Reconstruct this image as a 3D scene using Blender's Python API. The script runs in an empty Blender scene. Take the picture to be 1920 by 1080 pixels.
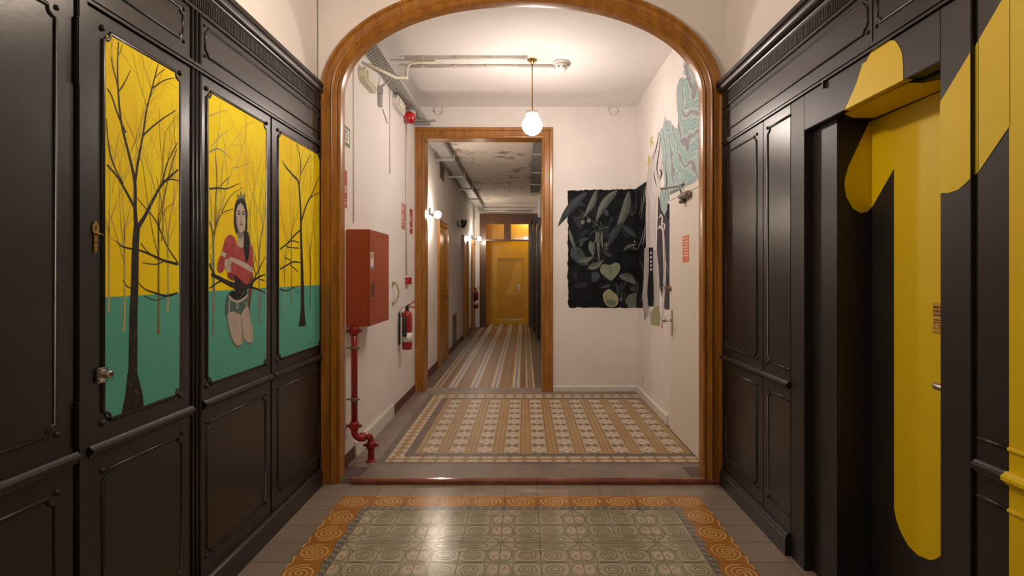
import bpy, bmesh, math, random
from mathutils import Vector, Matrix
S = bpy.context.scene
COL = S.collection
random.seed(7)
PI = math.pi
# ------------------------------------------------------------------ camera, world, exposure
F, CX, CY, H = 1060.0, 983.0, 512.0, 1.384
cam = bpy.data.cameras.new('camera'); camo = bpy.data.objects.new('camera', cam); COL.objects.link(camo)
camo.location = (0, 0, H); camo.rotation_euler = (PI/2, 0, 0)
cam.sensor_width = 36; cam.lens = 36*F/1920
cam.shift_x = -(CX-960)/1920; cam.shift_y = -(540-CY)/1920
cam.clip_start = 0.02; cam.clip_end = 60
S.camera = camo
w = bpy.data.worlds.new('world'); S.world = w; w.use_nodes = True
w.node_tree.nodes['Background'].inputs[0].default_value = (1, .85, .68, 1)
w.node_tree.nodes['Background'].inputs[1].default_value = 0.02
S.view_settings.view_transform = 'Standard'; S.view_settings.look = 'None'
S.view_settings.gamma = 1; S.view_settings.use_curve_mapping = False
S.view_settings.exposure = 0.25
WARM = (1, .84, .69)
LAMP_FRONT, LAMP_MID = 140, 118
def area_light(name, loc, size, power, col=WARM, rot=(0, 0, 0), sy=None):
    l = bpy.data.lights.new(name, 'AREA'); l.energy = power; l.color = col; l.size = size
    if sy: l.shape = 'RECTANGLE'; l.size_y = sy
    o = bpy.data.objects.new(name, l); COL.objects.link(o); o.location = loc; o.rotation_euler = rot
    return o
def point_light(name, loc, r, power, col=WARM):
    l = bpy.data.lights.new(name, 'POINT'); l.energy = power; l.color = col; l.shadow_soft_size = r
    o = bpy.data.objects.new(name, l); COL.objects.link(o); o.location = loc
    return o
point_light('added_hall_light', (-0.2, -0.9, 3.0), .12, 11)  # unseen light added in the hall behind the camera
point_light('end_lobby_light', (0.05, 14.62, 2.75), .06, 11, (1, .84, .55))

# ------------------------------------------------------------------ helpers
def yl(px, X): return X*F/(px-CX)
def onx(px, py, X):
    Y = yl(px, X); return (X, Y, H-(py-CY)*Y/F)
def ony(px, py, Y): return ((px-CX)*Y/F, Y, H-(py-CY)*Y/F)

class V:
    t = None
    def __init__(s, k): s.k = k
    def _m(op, a, b=None, c=None):
        n = V.t.nodes.new('ShaderNodeMath'); n.operation = op
        for i, x in enumerate((a, b, c)):
            if x is None: continue
            if isinstance(x, V): V.t.links.new(x.k, n.inputs[i])
            else: n.inputs[i].default_value = x
        return V(n.outputs[0])
    def __add__(a, b): return V._m('ADD', a, b)
    def __radd__(a, b): return V._m('ADD', b, a)
    def __sub__(a, b): return V._m('SUBTRACT', a, b)
    def __rsub__(a, b): return V._m('SUBTRACT', b, a)
    def __mul__(a, b): return V._m('MULTIPLY', a, b)
    def __rmul__(a, b): return V._m('MULTIPLY', b, a)
    def __truediv__(a, b): return V._m('DIVIDE', a, b)
    def __gt__(a, b): return V._m('GREATER_THAN', a, b)
    def __lt__(a, b): return V._m('LESS_THAN', a, b)
    def abs(a): return V._m('ABSOLUTE', a)
    def fl(a): return V._m('FLOOR', a)
    def fr(a): return a-a.fl()
    def mod(a, b): return V._m('FLOORED_MODULO', a, b)
    def mx(a, b): return V._m('MAXIMUM', a, b)
    def mn(a, b): return V._m('MINIMUM', a, b)
    def inr(a, lo, hi): return (a > lo)*(a < hi)

def newmat(name):
    m = bpy.data.materials.new(name); m.use_nodes = True
    return m, m.node_tree, m.node_tree.nodes['Principled BSDF']
def mixc(t, f, a, b):
    n = t.nodes.new('ShaderNodeMix'); n.data_type = 'RGBA'
    if isinstance(f, V): f = f.k
    if isinstance(f, (int, float)): n.inputs[0].default_value = f
    else: t.links.new(f, n.inputs[0])
    for i, c in ((6, a), (7, b)):
        if isinstance(c, tuple): n.inputs[i].default_value = (*c[:3], 1)
        else: t.links.new(c, n.inputs[i])
    return n.outputs[2]
def noise(t, scale, detail=4, stretch=None, rough=.55, dist=0):
    g = t.nodes.new('ShaderNodeNewGeometry')
    src = g.outputs['Position']
    if stretch:
        mp = t.nodes.new('ShaderNodeMapping'); mp.inputs['Scale'].default_value = stretch
        t.links.new(src, mp.inputs[0]); src = mp.outputs[0]
    n = t.nodes.new('ShaderNodeTexNoise'); n.inputs['Scale'].default_value = scale
    n.inputs['Detail'].default_value = detail; n.inputs['Roughness'].default_value = rough; n.inputs['Distortion'].default_value = dist
    t.links.new(src, n.inputs['Vector'])
    return n.outputs[0]
def ramp(t, f, lo, hi):
    n = t.nodes.new('ShaderNodeMapRange'); n.inputs[1].default_value = lo; n.inputs[2].default_value = hi
    t.links.new(f.k if isinstance(f, V) else f, n.inputs[0]); return n.outputs[0]
def bump(t, p, h, strength=.2, dist=.002):
    b = t.nodes.new('ShaderNodeBump'); b.inputs['Strength'].default_value = strength; b.inputs['Distance'].default_value = dist
    t.links.new(h, b.inputs['Height']); t.links.new(b.outputs[0], p.inputs['Normal'])
def pmat(name, c, rough=.5, c2=None, scale=20, metal=0, bs=0, bd=.002, stretch=None, lo=.35, hi=.65, coat=0, spec=.5, bscale=None):
    m, t, p = newmat(name)
    p.inputs['Roughness'].default_value = rough; p.inputs['Metallic'].default_value = metal
    p.inputs['Coat Weight'].default_value = coat; p.inputs['Specular IOR Level'].default_value = spec
    nz = noise(t, scale, 4, stretch)
    c2 = c2 or tuple(x*.86 for x in c)
    t.links.new(mixc(t, ramp(t, nz, lo, hi), c, c2), p.inputs['Base Color'])
    if bs: bump(t, p, noise(t, bscale or scale*3, 3, stretch) if bscale or True else nz, bs, bd)
    return m
def emis(name, c, s):
    m, t, p = newmat(name); p.inputs['Base Color'].default_value = (*c, 1)
    p.inputs['Emission Color'].default_value = (*c, 1); p.inputs['Emission Strength'].default_value = s
    return m

class MB:
    def __init__(s): s.v = []; s.f = []; s.m = []; s.sm = []
    def add(s, vs, fs, m=0, sm=False):
        o = len(s.v); s.v += [tuple(v) for v in vs]
        for f in fs: s.f.append([i+o for i in f]); s.m.append(m); s.sm.append(sm)
        return s
    def box(s, a, b, m=0):
        x0, y0, z0 = [min(a[i], b[i]) for i in range(3)]; x1, y1, z1 = [max(a[i], b[i]) for i in range(3)]
        return s.add([(x0, y0, z0), (x1, y0, z0), (x1, y1, z0), (x0, y1, z0), (x0, y0, z1), (x1, y0, z1), (x1, y1, z1), (x0, y1, z1)],
                     [(0, 3, 2, 1), (4, 5, 6, 7), (0, 1, 5, 4), (1, 2, 6, 5), (2, 3, 7, 6), (3, 0, 4, 7)], m)
    def rbox(s, a, b, r=.004, m=0):
        """box with chamfered edges"""
        lo = [min(a[i], b[i]) for i in range(3)]; hi = [max(a[i], b[i]) for i in range(3)]
        r = min([r]+[(hi[i]-lo[i])*.49 for i in range(3)])
        bm = bmesh.new(); bmesh.ops.create_cube(bm, size=1)
        for v in bm.verts: v.co = Vector([lo[i]+(v.co[i]+.5)*(hi[i]-lo[i]) for i in range(3)])
        bmesh.ops.bevel(bm, geom=bm.edges[:], offset=r, segments=2, affect='EDGES')
        bm.verts.index_update()
        s.add([v.co[:] for v in bm.verts], [[v.index for v in f.verts] for f in bm.faces], m); bm.free(); return s
    def prism(s, pts, axis, a0, a1, m=0, cap=True):
        """pts 2-D polygon in the two other axes (cyclic order), extruded along axis from a0 to a1"""
        def mk(p, a):
            if axis == 'x': return (a, p[0], p[1])
            if axis == 'y': return (p[0], a, p[1])
            return (p[0], p[1], a)
        n = len(pts); vs = [mk(p, a0) for p in pts]+[mk(p, a1) for p in pts]
        fs = [(i, (i+1) % n, n+(i+1) % n, n+i) for i in range(n)]
        if cap: fs += [tuple(range(n))[::-1], tuple(range(n, 2*n))]
        return s.add(vs, fs, m)
    def tube(s, pts, r, n=8, m=0, closed=False, sm=True):
        pts = [Vector(p) for p in pts]; k = len(pts)
        rs = r if isinstance(r, (list, tuple)) else [r]*k
        vs = []; prev = None
        for i, p in enumerate(pts):
            if closed: d = (pts[(i+1) % k]-pts[i-1])
            else: d = pts[min(i+1, k-1)]-pts[max(i-1, 0)]
            d.normalize()
            if prev is None:
                up = Vector((0, 0, 1)) if abs(d.z) < .9 else Vector((1, 0, 0))
                a = d.cross(up).normalized()
            else:
                a = (prev-d*prev.dot(d)).normalized()
            prev = a; b = d.cross(a)
            for j in range(n):
                t = 2*PI*j/n; vs.append(p+(a*math.cos(t)+b*math.sin(t))*rs[i])
        fs = []
        for i in range(k if closed else k-1):
            i2 = (i+1) % k
            for j in range(n): fs.append((i*n+j, i*n+(j+1) % n, i2*n+(j+1) % n, i2*n+j))
        if not closed: fs += [tuple(range(n))[::-1], tuple((k-1)*n+j for j in range(n))]
        return s.add(vs, fs, m, sm)
    def lathe(s, prof, c, axis=(0, 0, 1), n=20, m=0, sm=True):
        """prof list of (radius, height along axis)"""
        ax = Vector(axis).normalized(); c = Vector(c)
        a = ax.cross(Vector((0, 1, 0)) if abs(ax.y) < .9 else Vector((1, 0, 0))).normalized(); b = ax.cross(a)
        vs = []
        for r, h in prof:
            for j in range(n):
                t = 2*PI*j/n; vs.append(c+ax*h+(a*math.cos(t)+b*math.sin(t))*max(r, 1e-5))
        fs = [(i*n+j, i*n+(j+1) % n, (i+1)*n+(j+1) % n, (i+1)*n+j) for i in range(len(prof)-1) for j in range(n)]
        fs += [tuple(range(n))[::-1], tuple((len(prof)-1)*n+j for j in range(n))]
        return s.add(vs, fs, m, sm)
    def ball(s, c, r, m=0, n=14, sz=1):
        return s.lathe([(r*math.sin(PI*i/n), -r*sz*math.cos(PI*i/n)) for i in range(n+1)], c, n=n+4, m=m)
    def poly(s, pts, m=0):
        return s.add(pts, [tuple(range(len(pts)))], m)
    def build(s, name, mats, parent=None, origin=None):
        me = bpy.data.meshes.new(name)
        if not isinstance(mats, (list, tuple)): mats = [mats]
        if origin is None:
            if parent is not None and parent.type == 'EMPTY' : origin = wo[parent.name]
            else:
                xs = [v[0] for v in s.v]; ys = [v[1] for v in s.v]; zs = [v[2] for v in s.v]
                origin = ((min(xs)+max(xs))/2, (min(ys)+max(ys))/2, min(zs))
        me.from_pydata([(v[0]-origin[0], v[1]-origin[1], v[2]-origin[2]) for v in s.v], [], s.f)
        for m in mats: me.materials.append(m)
        for i, p in enumerate(me.polygons): p.material_index = s.m[i]; p.use_smooth = s.sm[i]
        bm = bmesh.new(); bm.from_mesh(me)
        if name not in NOFLIP: bmesh.ops.recalc_face_normals(bm, faces=bm.faces[:])
        bm.to_mesh(me); bm.free(); me.update()
        o = bpy.data.objects.new(name, me); COL.objects.link(o)
        wo[o.name] = Vector(origin)
        if parent is not None:
            o.parent = parent; o.location = Vector(origin)-wo[parent.name]
        else: o.location = origin
        return o
wo = {}; NOFLIP = set()
def tag(o, label=None, cat=None, group=None, kind=None):
    if label: o['label'] = label
    if cat: o['category'] = cat
    if group: o['group'] = group
    if kind: o['kind'] = kind
    return o
def empty(name, loc, label=None, cat=None, group=None, kind=None):
    o = bpy.data.objects.new(name, None); COL.objects.link(o); o.location = loc; o.empty_display_size = .1
    wo[o.name] = Vector(loc); return tag(o, label, cat, group, kind)
def struct(mb, name, mats, label=None): return tag(mb.build(name, mats), label, kind='structure')
def text_mb(mb, body, size, place, m=0, align='CENTER'):
    """flat lettering: place(u, v) gives the 3-D point"""
    c = bpy.data.curves.new('t', 'FONT'); c.body = body; c.size = size; c.align_x = align; c.resolution_u = 3
    o = bpy.data.objects.new('t', c); COL.objects.link(o)
    dg = bpy.context.evaluated_depsgraph_get(); me = o.evaluated_get(dg).to_mesh()
    vs = [place(v.co.x, v.co.y) for v in me.vertices]; fs = [tuple(p.vertices) for p in me.polygons]
    mb.add(vs, fs, m); bpy.data.objects.remove(o); bpy.data.curves.remove(c); return mb

# ------------------------------------------------------------------ materials
M = {}
M['plaster'] = pmat('plaster', (.80, .755, .72), .72, (.745, .70, .665), 2.2, bs=.25, bd=.003, bscale=14)
M['ceiling'] = pmat('ceiling_plaster', (.80, .76, .735), .8, (.76, .72, .69), 1.4, bs=.15, bscale=9)
M['black'] = pmat('black_gloss_paint', (.020, .017, .0165), .30, (.016, .014, .0135), 6, bs=.22, bd=.0015, bscale=38, spec=.5)
M['blackm'] = pmat('black_satin_paint', (.024, .0205, .0195), .42, (.020, .017, .0165), 5, bs=.10, bd=.0015, bscale=60, spec=.4)
M['void'] = pmat('dark_gap', (.008, .008, .008), .9)
M['yellow'] = pmat('yellow_paint', (.86, .62, .001), .45, (.82, .58, .001), 3, bs=.06, bscale=50, spec=.35)
M['pyellow'] = pmat('painting_yellow', (.92, .74, .002), .6, (.90, .64, .002), 5, bs=.1, bscale=90, spec=.16)
M['teal'] = pmat('painting_teal', (.105, .42, .335), .6, (.095, .385, .305), 5, bs=.1, bscale=90, spec=.2)
M['bark'] = pmat('painting_bark', (.022, .018, .017), .6, (.09, .078, .072), 45, lo=.52, hi=.8, spec=.2)
M['twig'] = pmat('painting_twig', (.22, .15, .045), .6, spec=.2)
M['faint'] = pmat('painting_far_tree', (.56, .44, .20), .6, spec=.2)
M['pale'] = pmat('painting_grey_tree', (.22, .24, .21), .55)
M['skin'] = pmat('painting_skin', (.56, .48, .40), .6, (.44, .38, .33), 22, spec=.2)
M['skind'] = pmat('painting_skin_shade', (.24, .21, .185), .6, spec=.2)
M['jumper'] = pmat('painting_red', (.46, .085, .085), .6, (.36, .055, .055), 22, spec=.2)
M['jumperd'] = pmat('painting_dark_red', (.19, .03, .03), .5)
M['stripe'] = pmat('painting_cream', (.55, .47, .42), .5)
M['shorts'] = pmat('painting_shorts', (.06, .13, .115), .6, (.09, .165, .15), 18, spec=.2)
M['hair'] = pmat('painting_hair', (.014, .013, .013), .6, (.055, .05, .05), 70, stretch=(1, 3, .3), lo=.5, hi=.8, spec=.2)
M['crown'] = pmat('painting_crown', (.20, .17, .06), .5)
M['lip'] = pmat('painting_lip', (.28, .06, .05), .5)
def wood(name, a, b, stretch, rough=.32):
    m, t, p = newmat(name)
    n1 = noise(t, 3.2, 6, stretch, .6, .6)
    n2 = noise(t, 16, 4, stretch, .6)
    c = mixc(t, ramp(t, n1, .34, .68), a, b)
    c = mixc(t, (V(ramp(t, n2, .45, .75)))*.45 if False else ramp(t, n2, .5, .95), c, tuple(x*.4 for x in b))
    t.links.new(c, p.inputs['Base Color']); p.inputs['Roughness'].default_value = rough
    p.inputs['Coat Weight'].default_value = .25; p.inputs['Coat Roughness'].default_value = .18
    bump(t, p, n2, .12, .001); return m
V.t = None
M['wood'] = wood('varnished_pine', (.42, .178, .024), (.25, .092, .014), (6, 6, .7))
M['woodh'] = wood('varnished_pine_across', (.42, .178, .024), (.25, .092, .014), (.7, 6, 6))
M['woodd'] = wood('dark_varnished_wood', (.13, .05, .014), (.07, .026, .008), (6, 6, .7), .4)
M['door_white'] = pmat('door_cream_paint', (.76, .70, .62), .45, (.73, .67, .59), 3, bs=.05)
M['skirt'] = pmat('skirting_cream_paint', (.74, .70, .63), .45)
M['maroon'] = pmat('maroon_skirting_paint', (.13, .030, .028), .45)
M['red'] = pmat('red_enamel', (.36, .062, .016), .4, (.32, .052, .013), 3)
M['redpipe'] = pmat('red_pipe_paint', (.33, .010, .010), .32, (.27, .008, .008), 12, coat=.3)
M['redlens'] = pmat('red_lens', (.50, .008, .015), .12, coat=.6)
M['metal'] = pmat('brushed_steel', (.55, .52, .48), .32, metal=1)
M['chrome'] = pmat('aged_chrome', (.62, .59, .55), .2, (.35, .32, .30), 60, metal=1)
M['brass'] = pmat('brass', (.50, .33, .10), .3, (.35, .22, .06), 50, metal=1)
M['rust'] = pmat('rusty_clamp', (.35, .24, .18), .5, (.18, .08, .05), 90, metal=.6)
M['white'] = pmat('white_plastic', (.78, .76, .72), .4)
M['cream'] = pmat('cream_plastic', (.72, .68, .52), .4)
M['blackp'] = pmat('black_plastic', (.02, .02, .02), .4)
M['signred'] = pmat('sign_red', (.50, .060, .045), .5)
M['signpink'] = pmat('sign_pale_red', (.60, .22, .19), .5)
M['signorange'] = pmat('sign_orange', (.75, .20, .085), .5)
M['signwhite'] = pmat('sign_white', (.80, .76, .70), .5)
M['signgreen'] = pmat('sign_green', (.10, .16, .11), .5)
M['signblue'] = pmat('sign_blue', (.20, .24, .40), .5)
M['ink'] = pmat('sign_ink', (.10, .03, .01), .6)
M['note'] = pmat('notice_paper_orange', (.72, .42, .05), .6)
M['glow'] = emis('lit_glass_globe', (1, .86, .77), LAMP_MID)
M['glowf'] = emis('lit_glass_globe_front', (1, .82, .65), LAMP_FRONT)
M['bulb'] = emis('lit_bulb', (1, .84, .68), 240)
def glass_frost():
    m, t, p = newmat('clear_ribbed_glass'); p.inputs['Base Color'].default_value = (1, .97, .92, 1)
    p.inputs['Roughness'].default_value = .15; p.inputs['Transmission Weight'].default_value = .85; p.inputs['IOR'].default_value = 1.3
    return m
M['cglass'] = glass_frost()
def thin_glass():
    m, t, p = newmat('window_glass'); t.nodes.remove(p)
    tr = t.nodes.new('ShaderNodeBsdfTransparent'); gl = t.nodes.new('ShaderNodeBsdfGlossy'); gl.inputs['Roughness'].default_value = .05
    mx = t.nodes.new('ShaderNodeMixShader'); mx.inputs[0].default_value = .06
    t.links.new(tr.outputs[0], mx.inputs[1]); t.links.new(gl.outputs[0], mx.inputs[2])
    t.links.new(mx.outputs[0], t.nodes['Material Output'].inputs[0]); return m
M['glass'] = thin_glass()
def galv():
    m, t, p = newmat('perforated_galvanised_steel')
    g = t.nodes.new('ShaderNodeNewGeometry'); sp = t.nodes.new('ShaderNodeSeparateXYZ'); t.links.new(g.outputs['Position'], sp.inputs[0])
    V.t = t
    x, y = V(sp.outputs[0]), V(sp.outputs[1])
    # staggered rows of slots
    u = x/.022; v = y/.05+(u.fl().mod(2.0))*.5
    hole = ((u.fr()-.5).abs() < .2)*((v.fr()-.5).abs() < .26)
    n = noise(t, 60, 2)
    c = mixc(t, ramp(t, n, .3, .7), (.50, .50, .48), (.30, .30, .29))
    t.links.new(mixc(t, hole, c, (.03, .03, .03)), p.inputs['Base Color'])
    p.inputs['Roughness'].default_value = .5; p.inputs['Metallic'].default_value = .35
    return m
M['galv'] = galv()
M['zinc'] = pmat('galvanised_steel', (.50, .50, .48), .45, (.36, .36, .35), 40, metal=.5)
M['ribbed'] = pmat('grey_cable_bundle', (.30, .30, .29), .55, (.16, .16, .155), 30, stretch=(6, .3, 1), lo=.45, hi=.55)
M['conduit'] = pmat('painted_conduit', (.68, .62, .56), .5)
def peel():
    m, t, p = newmat('peeling_ceiling_paint')
    n1 = noise(t, 2.1, 3); n2 = noise(t, 5, 6, rough=.7); V.t = t
    big = V(ramp(t, n1, .50, .60)); fine = V(ramp(t, n2, .50, .62))
    c = mixc(t, noise(t, 1.3, 3), (.84, .77, .70), (.72, .65, .58))
    t.links.new(mixc(t, big*fine, c, (.16, .13, .12)), p.inputs['Base Color'])
    p.inputs['Roughness'].default_value = .8; bump(t, p, n2, .3, .006); return m
M['peel'] = peel()
M['yellow2'] = pmat('deep_yellow_paint', (.66, .38, .002), .45, (.60, .34, .002), 3)

# ---- floor materials (patterns laid out in world metres)
def floor_base(name):
    m, t, p = newmat(name); V.t = t
    g = t.nodes.new('ShaderNodeNewGeometry'); sp = t.nodes.new('ShaderNodeSeparateXYZ'); t.links.new(g.outputs['Position'], sp.inputs[0])
    return m, t, p, V(sp.outputs[0]), V(sp.outputs[1])
def front_floor():
    m, t, p, x, y = floor_base('hydraulic_tile_floor')
    tx = (x-.08)/.2; ty = (y-3.305)/.2
    infield = (x > -.92)*(x < .88)*(y < 3.305); inborder = (x > -1.12)*(x < 1.08)*(y < 3.505)
    var = noise(t, 2.2, 3); cell = t.nodes.new('ShaderNodeTexWhiteNoise'); cell.noise_dimensions = '2D'
    cmb = t.nodes.new('ShaderNodeCombineXYZ'); t.links.new(tx.fl().k, cmb.inputs[0]); t.links.new(ty.fl().k, cmb.inputs[1]); t.links.new(cmb.outputs[0], cell.inputs[0])
    rnd = cell.outputs[0]
    grey = mixc(t, ramp(t, rnd, 0, 1), (.33, .26, .20), (.27, .22, .175))
    grey = mixc(t, V(ramp(t, noise(t, 4, 3), .45, .9))*.35, grey, (.17, .135, .11))
    green = mixc(t, ramp(t, var, .35, .65), (.42, .40, .275), (.45, .385, .285))
    green = mixc(t, V(ramp(t, noise(t, 25, 4), .4, .7))*.35, green, (.54, .44, .34))
    orange = mixc(t, ramp(t, noise(t, 6, 4), .35, .65), (.46, .20, .042), (.40, .165, .032))
    c = mixc(t, inborder, grey, orange); c = mixc(t, infield, c, green)
    # grout
    wob = (V(noise(t, 3, 2))-.5)*.012
    gx = (((tx+.5).fr()-.5+wob).abs()); gy = (((ty+.5).fr()-.5+wob).abs())
    wv = V(ramp(t, noise(t, 1.7, 2), .35, .65))*.006+.0035
    gr = ((gx < wv).mx(gy < wv))
    c = mixc(t, gr*.8, c, (.07, .045, .03))
    t.links.new(c, p.inputs['Base Color'])
    r = V(ramp(t, noise(t, 30, 4), .3, .7))*.06+.19
    t.links.new(r.k, p.inputs['Roughness']); p.inputs['Specular IOR Level'].default_value = .5
    tilt = V(rnd)*.0; bump(t, p, noise(t, 5, 2), .12, .004)
    return m
M['ffloor'] = front_floor()
def stroke_mat(name, a, b):
    m = pmat(name, a, .22, b, 14, spec=.5, bs=.12, bd=.004, bscale=5); return m
M['sage'] = stroke_mat('tile_sage_line', (.25, .25, .15), (.28, .23, .155))
M['bulbc'] = stroke_mat('tile_pink_bulb', (.62, .49, .38), (.56, .45, .35))
M['ochre'] = stroke_mat('tile_ochre_spiral', (.72, .46, .18), (.64, .40, .15))
M['chaing'] = stroke_mat('tile_chain_grey', (.15, .145, .125), (.19, .18, .15))
M['chainw'] = stroke_mat('tile_chain_white', (.46, .43, .36), (.40, .38, .31))
M['groutd'] = pmat('tile_grout', (.06, .04, .028), .7)

def mid_floor():
    m, t, p, x, y = floor_base('mosaic_carpet_floor')
    px, py = .2073, .2028
    u = ((x+.8197)/px).fr()-.5; v = ((y-4.2246)/py).fr()-.5
    au, av = u.abs(), v.abs()
    # base greys
    slab = mixc(t, ramp(t, noise(t, 3.5, 6), .35, .7), (.27, .215, .175), (.18, .14, .115))
    band = mixc(t, ramp(t, noise(t, 5, 4), .3, .7), (.165, .125, .105), (.13, .10, .085))
    cream = (.56, .46, .33); tan = (.43, .28, .115); brown = (.24, .135, .055); taupe = (.20, .145, .095); blue = (.20, .20, .30)
    ochre = mixc(t, ramp(t, noise(t, 3, 3), .35, .65), (.40, .27, .125), (.36, .215, .10))
    c = mixc(t, (au > .30), (.43, .33, .215), ochre)
    c = mixc(t, au.inr(.295, .335), c, brown)
    c = mixc(t, au.inr(.465, .51)*0, c, brown)
    c = mixc(t, (au > .485), c, (.30, .165, .06))
    inner = (au < .295)
    # star: white four-arm shape round the centre
    star = ((au*1.0+av*2.2) < .36).mx(((au*2.2+av) < .36)).mx((au < .19)*(av < .17))
    c = mixc(t, inner*star, c, (.62, .55, .45))
    c = mixc(t, (au*1.0+av*1.3) < .11, c, blue)
    # dark diamonds between the stars
    d1 = ((au-.14).abs()*.9+(av-.5).abs()) < .135
    c = mixc(t, d1, c, (.15, .10, .065))
    d2 = ((au-.13).abs()+(av-.12).abs()) < .045
    c = mixc(t, d2, c, brown)
    # fine tessera joints
    j = ((((u+.5)*8.0).fr()-.5).abs() > .46).mx((((v+.5)*8.0).fr()-.5).abs() > .46)
    c = mixc(t, j*.28, c, (.12, .08, .05))
    # border of white triangles and brown diamonds
    bx = x-(-.995); by = y-4.043
    bu = (x/.1063).fr()-.5; bv = (y/.1063).fr()-.5
    def border(along, across):  # across -.5...5
        a = along.abs(); b = across.abs()
        k = mixc(t, (b-(a*a*1.6)) > .10, (.34, .20, .10), cream)
        k = mixc(t, (a+b*.9) < .20, k, (.33, .24, .12))
        k = mixc(t, a > .40, k, (.30, .20, .10))
        return k
    front = border(bu, (y-4.100)/.114); left = border(bv, (x+.941)/.108); back = border(bu, (y-6.20)/.16)
    out = slab
    inb = (x > -1.05)*(y > 3.984)*(y < 6.31)
    out = mixc(t, inb, out, band)
    tri = (x > -.995)*(y > 4.043)*(y < 6.28)
    out = mixc(t, tri*(x < -.887), out, left)
    out = mixc(t, tri*(y < 4.157), out, front)
    out = mixc(t, tri*(y > 6.12), out, back)
    fld = (x > -.8197)*(x < 1.254)*(y > 4.2246)*(y < 6.05)
    out = mixc(t, fld, out, c)
    t.links.new(out, p.inputs['Base Color'])
    p.inputs['Roughness'].default_value = .42; p.inputs['Specular IOR Level'].default_value = .35
    bump(t, p, noise(t, 6, 3), .12, .003)
    return m
M['mfloor'] = mid_floor()
def back_floor():
    m, t, p, x, y = floor_base('striped_corridor_floor')
    q = ((x+.846)/.2487)            # blue stripe centres at integers
    d = (q-(q+.5).fl())              # -.5...5
    a = d.abs()
    dark = mixc(t, ramp(t, noise(t, 4, 4), .35, .65), (.10, .062, .045), (.075, .047, .035))
    c = mixc(t, a > .155, (.56, .50, .42), (.36, .23, .125))
    c = mixc(t, a > .235, c, (.235, .10, .035))
    c = mixc(t, a > .33, c, (.28, .18, .09))
    c = mixc(t, a > .42, c, (.18, .085, .035))
    c = mixc(t, a > .465, c, (.34, .24, .13))
    c = mixc(t, a < .055, c, (.21, .24, .34))
    fine = (((x/.0125).fr()-.5).abs() > .4)
    c = mixc(t, fine*.3, c, (.14, .085, .05))
    out = mixc(t, (x > -.925)*(x < -.05), dark, c)
    out = mixc(t, x.inr(-.05, .018), out, (.17, .085, .04))
    out = mixc(t, x.inr(-.985, -.925), out, (.15, .085, .045))
    def edge(lo, hi):
        k = (x-lo)/(hi-lo); row = ((y/.05).fr()-.5).abs()*2.0
        side = (k-.5).abs()*2.0
        w_ = (side > (.45+row*.4))*(side < .95)
        return mixc(t, w_, (.23, .135, .075), (.56, .46, .33))
    out = mixc(t, x.inr(-1.068, -.985), out, edge(-1.068, -.985))
    out = mixc(t, x.inr(.018, .124), out, edge(.018, .124))
    slab = mixc(t, ramp(t, noise(t, 3.5, 6), .35, .7), (.27, .215, .175), (.18, .14, .115))
    out = mixc(t, y < 6.655, out, slab)
    t.links.new(out, p.inputs['Base Color']); p.inputs['Roughness'].default_value = .45
    return m
M['bfloor'] = back_floor()
def marble_teal():
    m, t, p = newmat('marbled_teal_paint')
    g = t.nodes.new('ShaderNodeNewGeometry')
    mp = t.nodes.new('ShaderNodeMapping'); mp.inputs['Scale'].default_value = (1, 1.0, 1.5); mp.inputs['Rotation'].default_value = (.5, 0, 0)
    t.links.new(g.outputs['Position'], mp.inputs[0])
    wv = t.nodes.new('ShaderNodeTexWave'); wv.wave_type = 'BANDS'; wv.bands_direction = 'Y'
    wv.inputs['Scale'].default_value = 1.5; wv.inputs['Distortion'].default_value = 22; wv.inputs['Detail'].default_value = 4
    wv.inputs['Detail Scale'].default_value = .85; wv.inputs['Detail Roughness'].default_value = .45
    t.links.new(mp.outputs[0], wv.inputs['Vector'])
    r = t.nodes.new('ShaderNodeValToRGB'); cr = r.color_ramp
    cr.elements[0].position = 0; cr.elements[0].color = (.22, .21, .24, 1)
    cr.elements[1].position = 1; cr.elements[1].color = (.25, .42, .41, 1)
    for pos, c in ((.18, (.42, .50, .49, 1)), (.32, (.21, .43, .42, 1)), (.50, (.62, .64, .62, 1)), (.60, (.24, .44, .43, 1)), (.78, (.24, .23, .27, 1)), (.88, (.33, .50, .48, 1))):
        e = cr.elements.new(pos); e.color = c
    t.links.new(wv.outputs[1], r.inputs[0]); t.links.new(r.outputs[0], p.inputs['Base Color'])
    p.inputs['Roughness'].default_value = .55; return m
M['marble'] = marble_teal()
M['mblack'] = pmat('mural_black', (.006, .007, .009), .7, (.014, .017, .020), 9, spec=.12)
M['mdark'] = pmat('mural_charcoal', (.045, .04, .05), .7, (.07, .065, .075), 8, spec=.12)
M['mleafd'] = pmat('mural_dark_leaf', (.042, .055, .062), .7, (.065, .08, .085), 14, spec=.12)
M['mleafdd'] = pmat('mural_deep_leaf', (.024, .030, .034), .7, (.036, .044, .05), 14, spec=.12)
M['mleaf'] = pmat('mural_grey_green_leaf', (.12, .145, .13), .7, (.17, .19, .165), 14, spec=.12)
M['mh2'] = pmat('mural_dark_leaf_shade', (.030, .038, .044), .7, (.045, .052, .056), 14, spec=.12)
M['mh3'] = pmat('mural_leaf_shade', (.075, .095, .085), .7, (.11, .13, .115), 14, spec=.12)
M['mh4'] = pmat('mural_pale_leaf_shade', (.13, .155, .115), .7, (.17, .19, .14), 14, spec=.12)
M['mleafl'] = pmat('mural_pale_leaf', (.19, .225, .155), .7, (.25, .28, .20), 14, spec=.12)
M['mleafy'] = pmat('mural_yellow_leaf', (.34, .34, .17), .55, (.26, .28, .15), 16)
M['mwhite'] = pmat('mural_white', (.66, .62, .60), .55, (.54, .50, .50), 12, stretch=(1, 4, .6))
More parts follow.
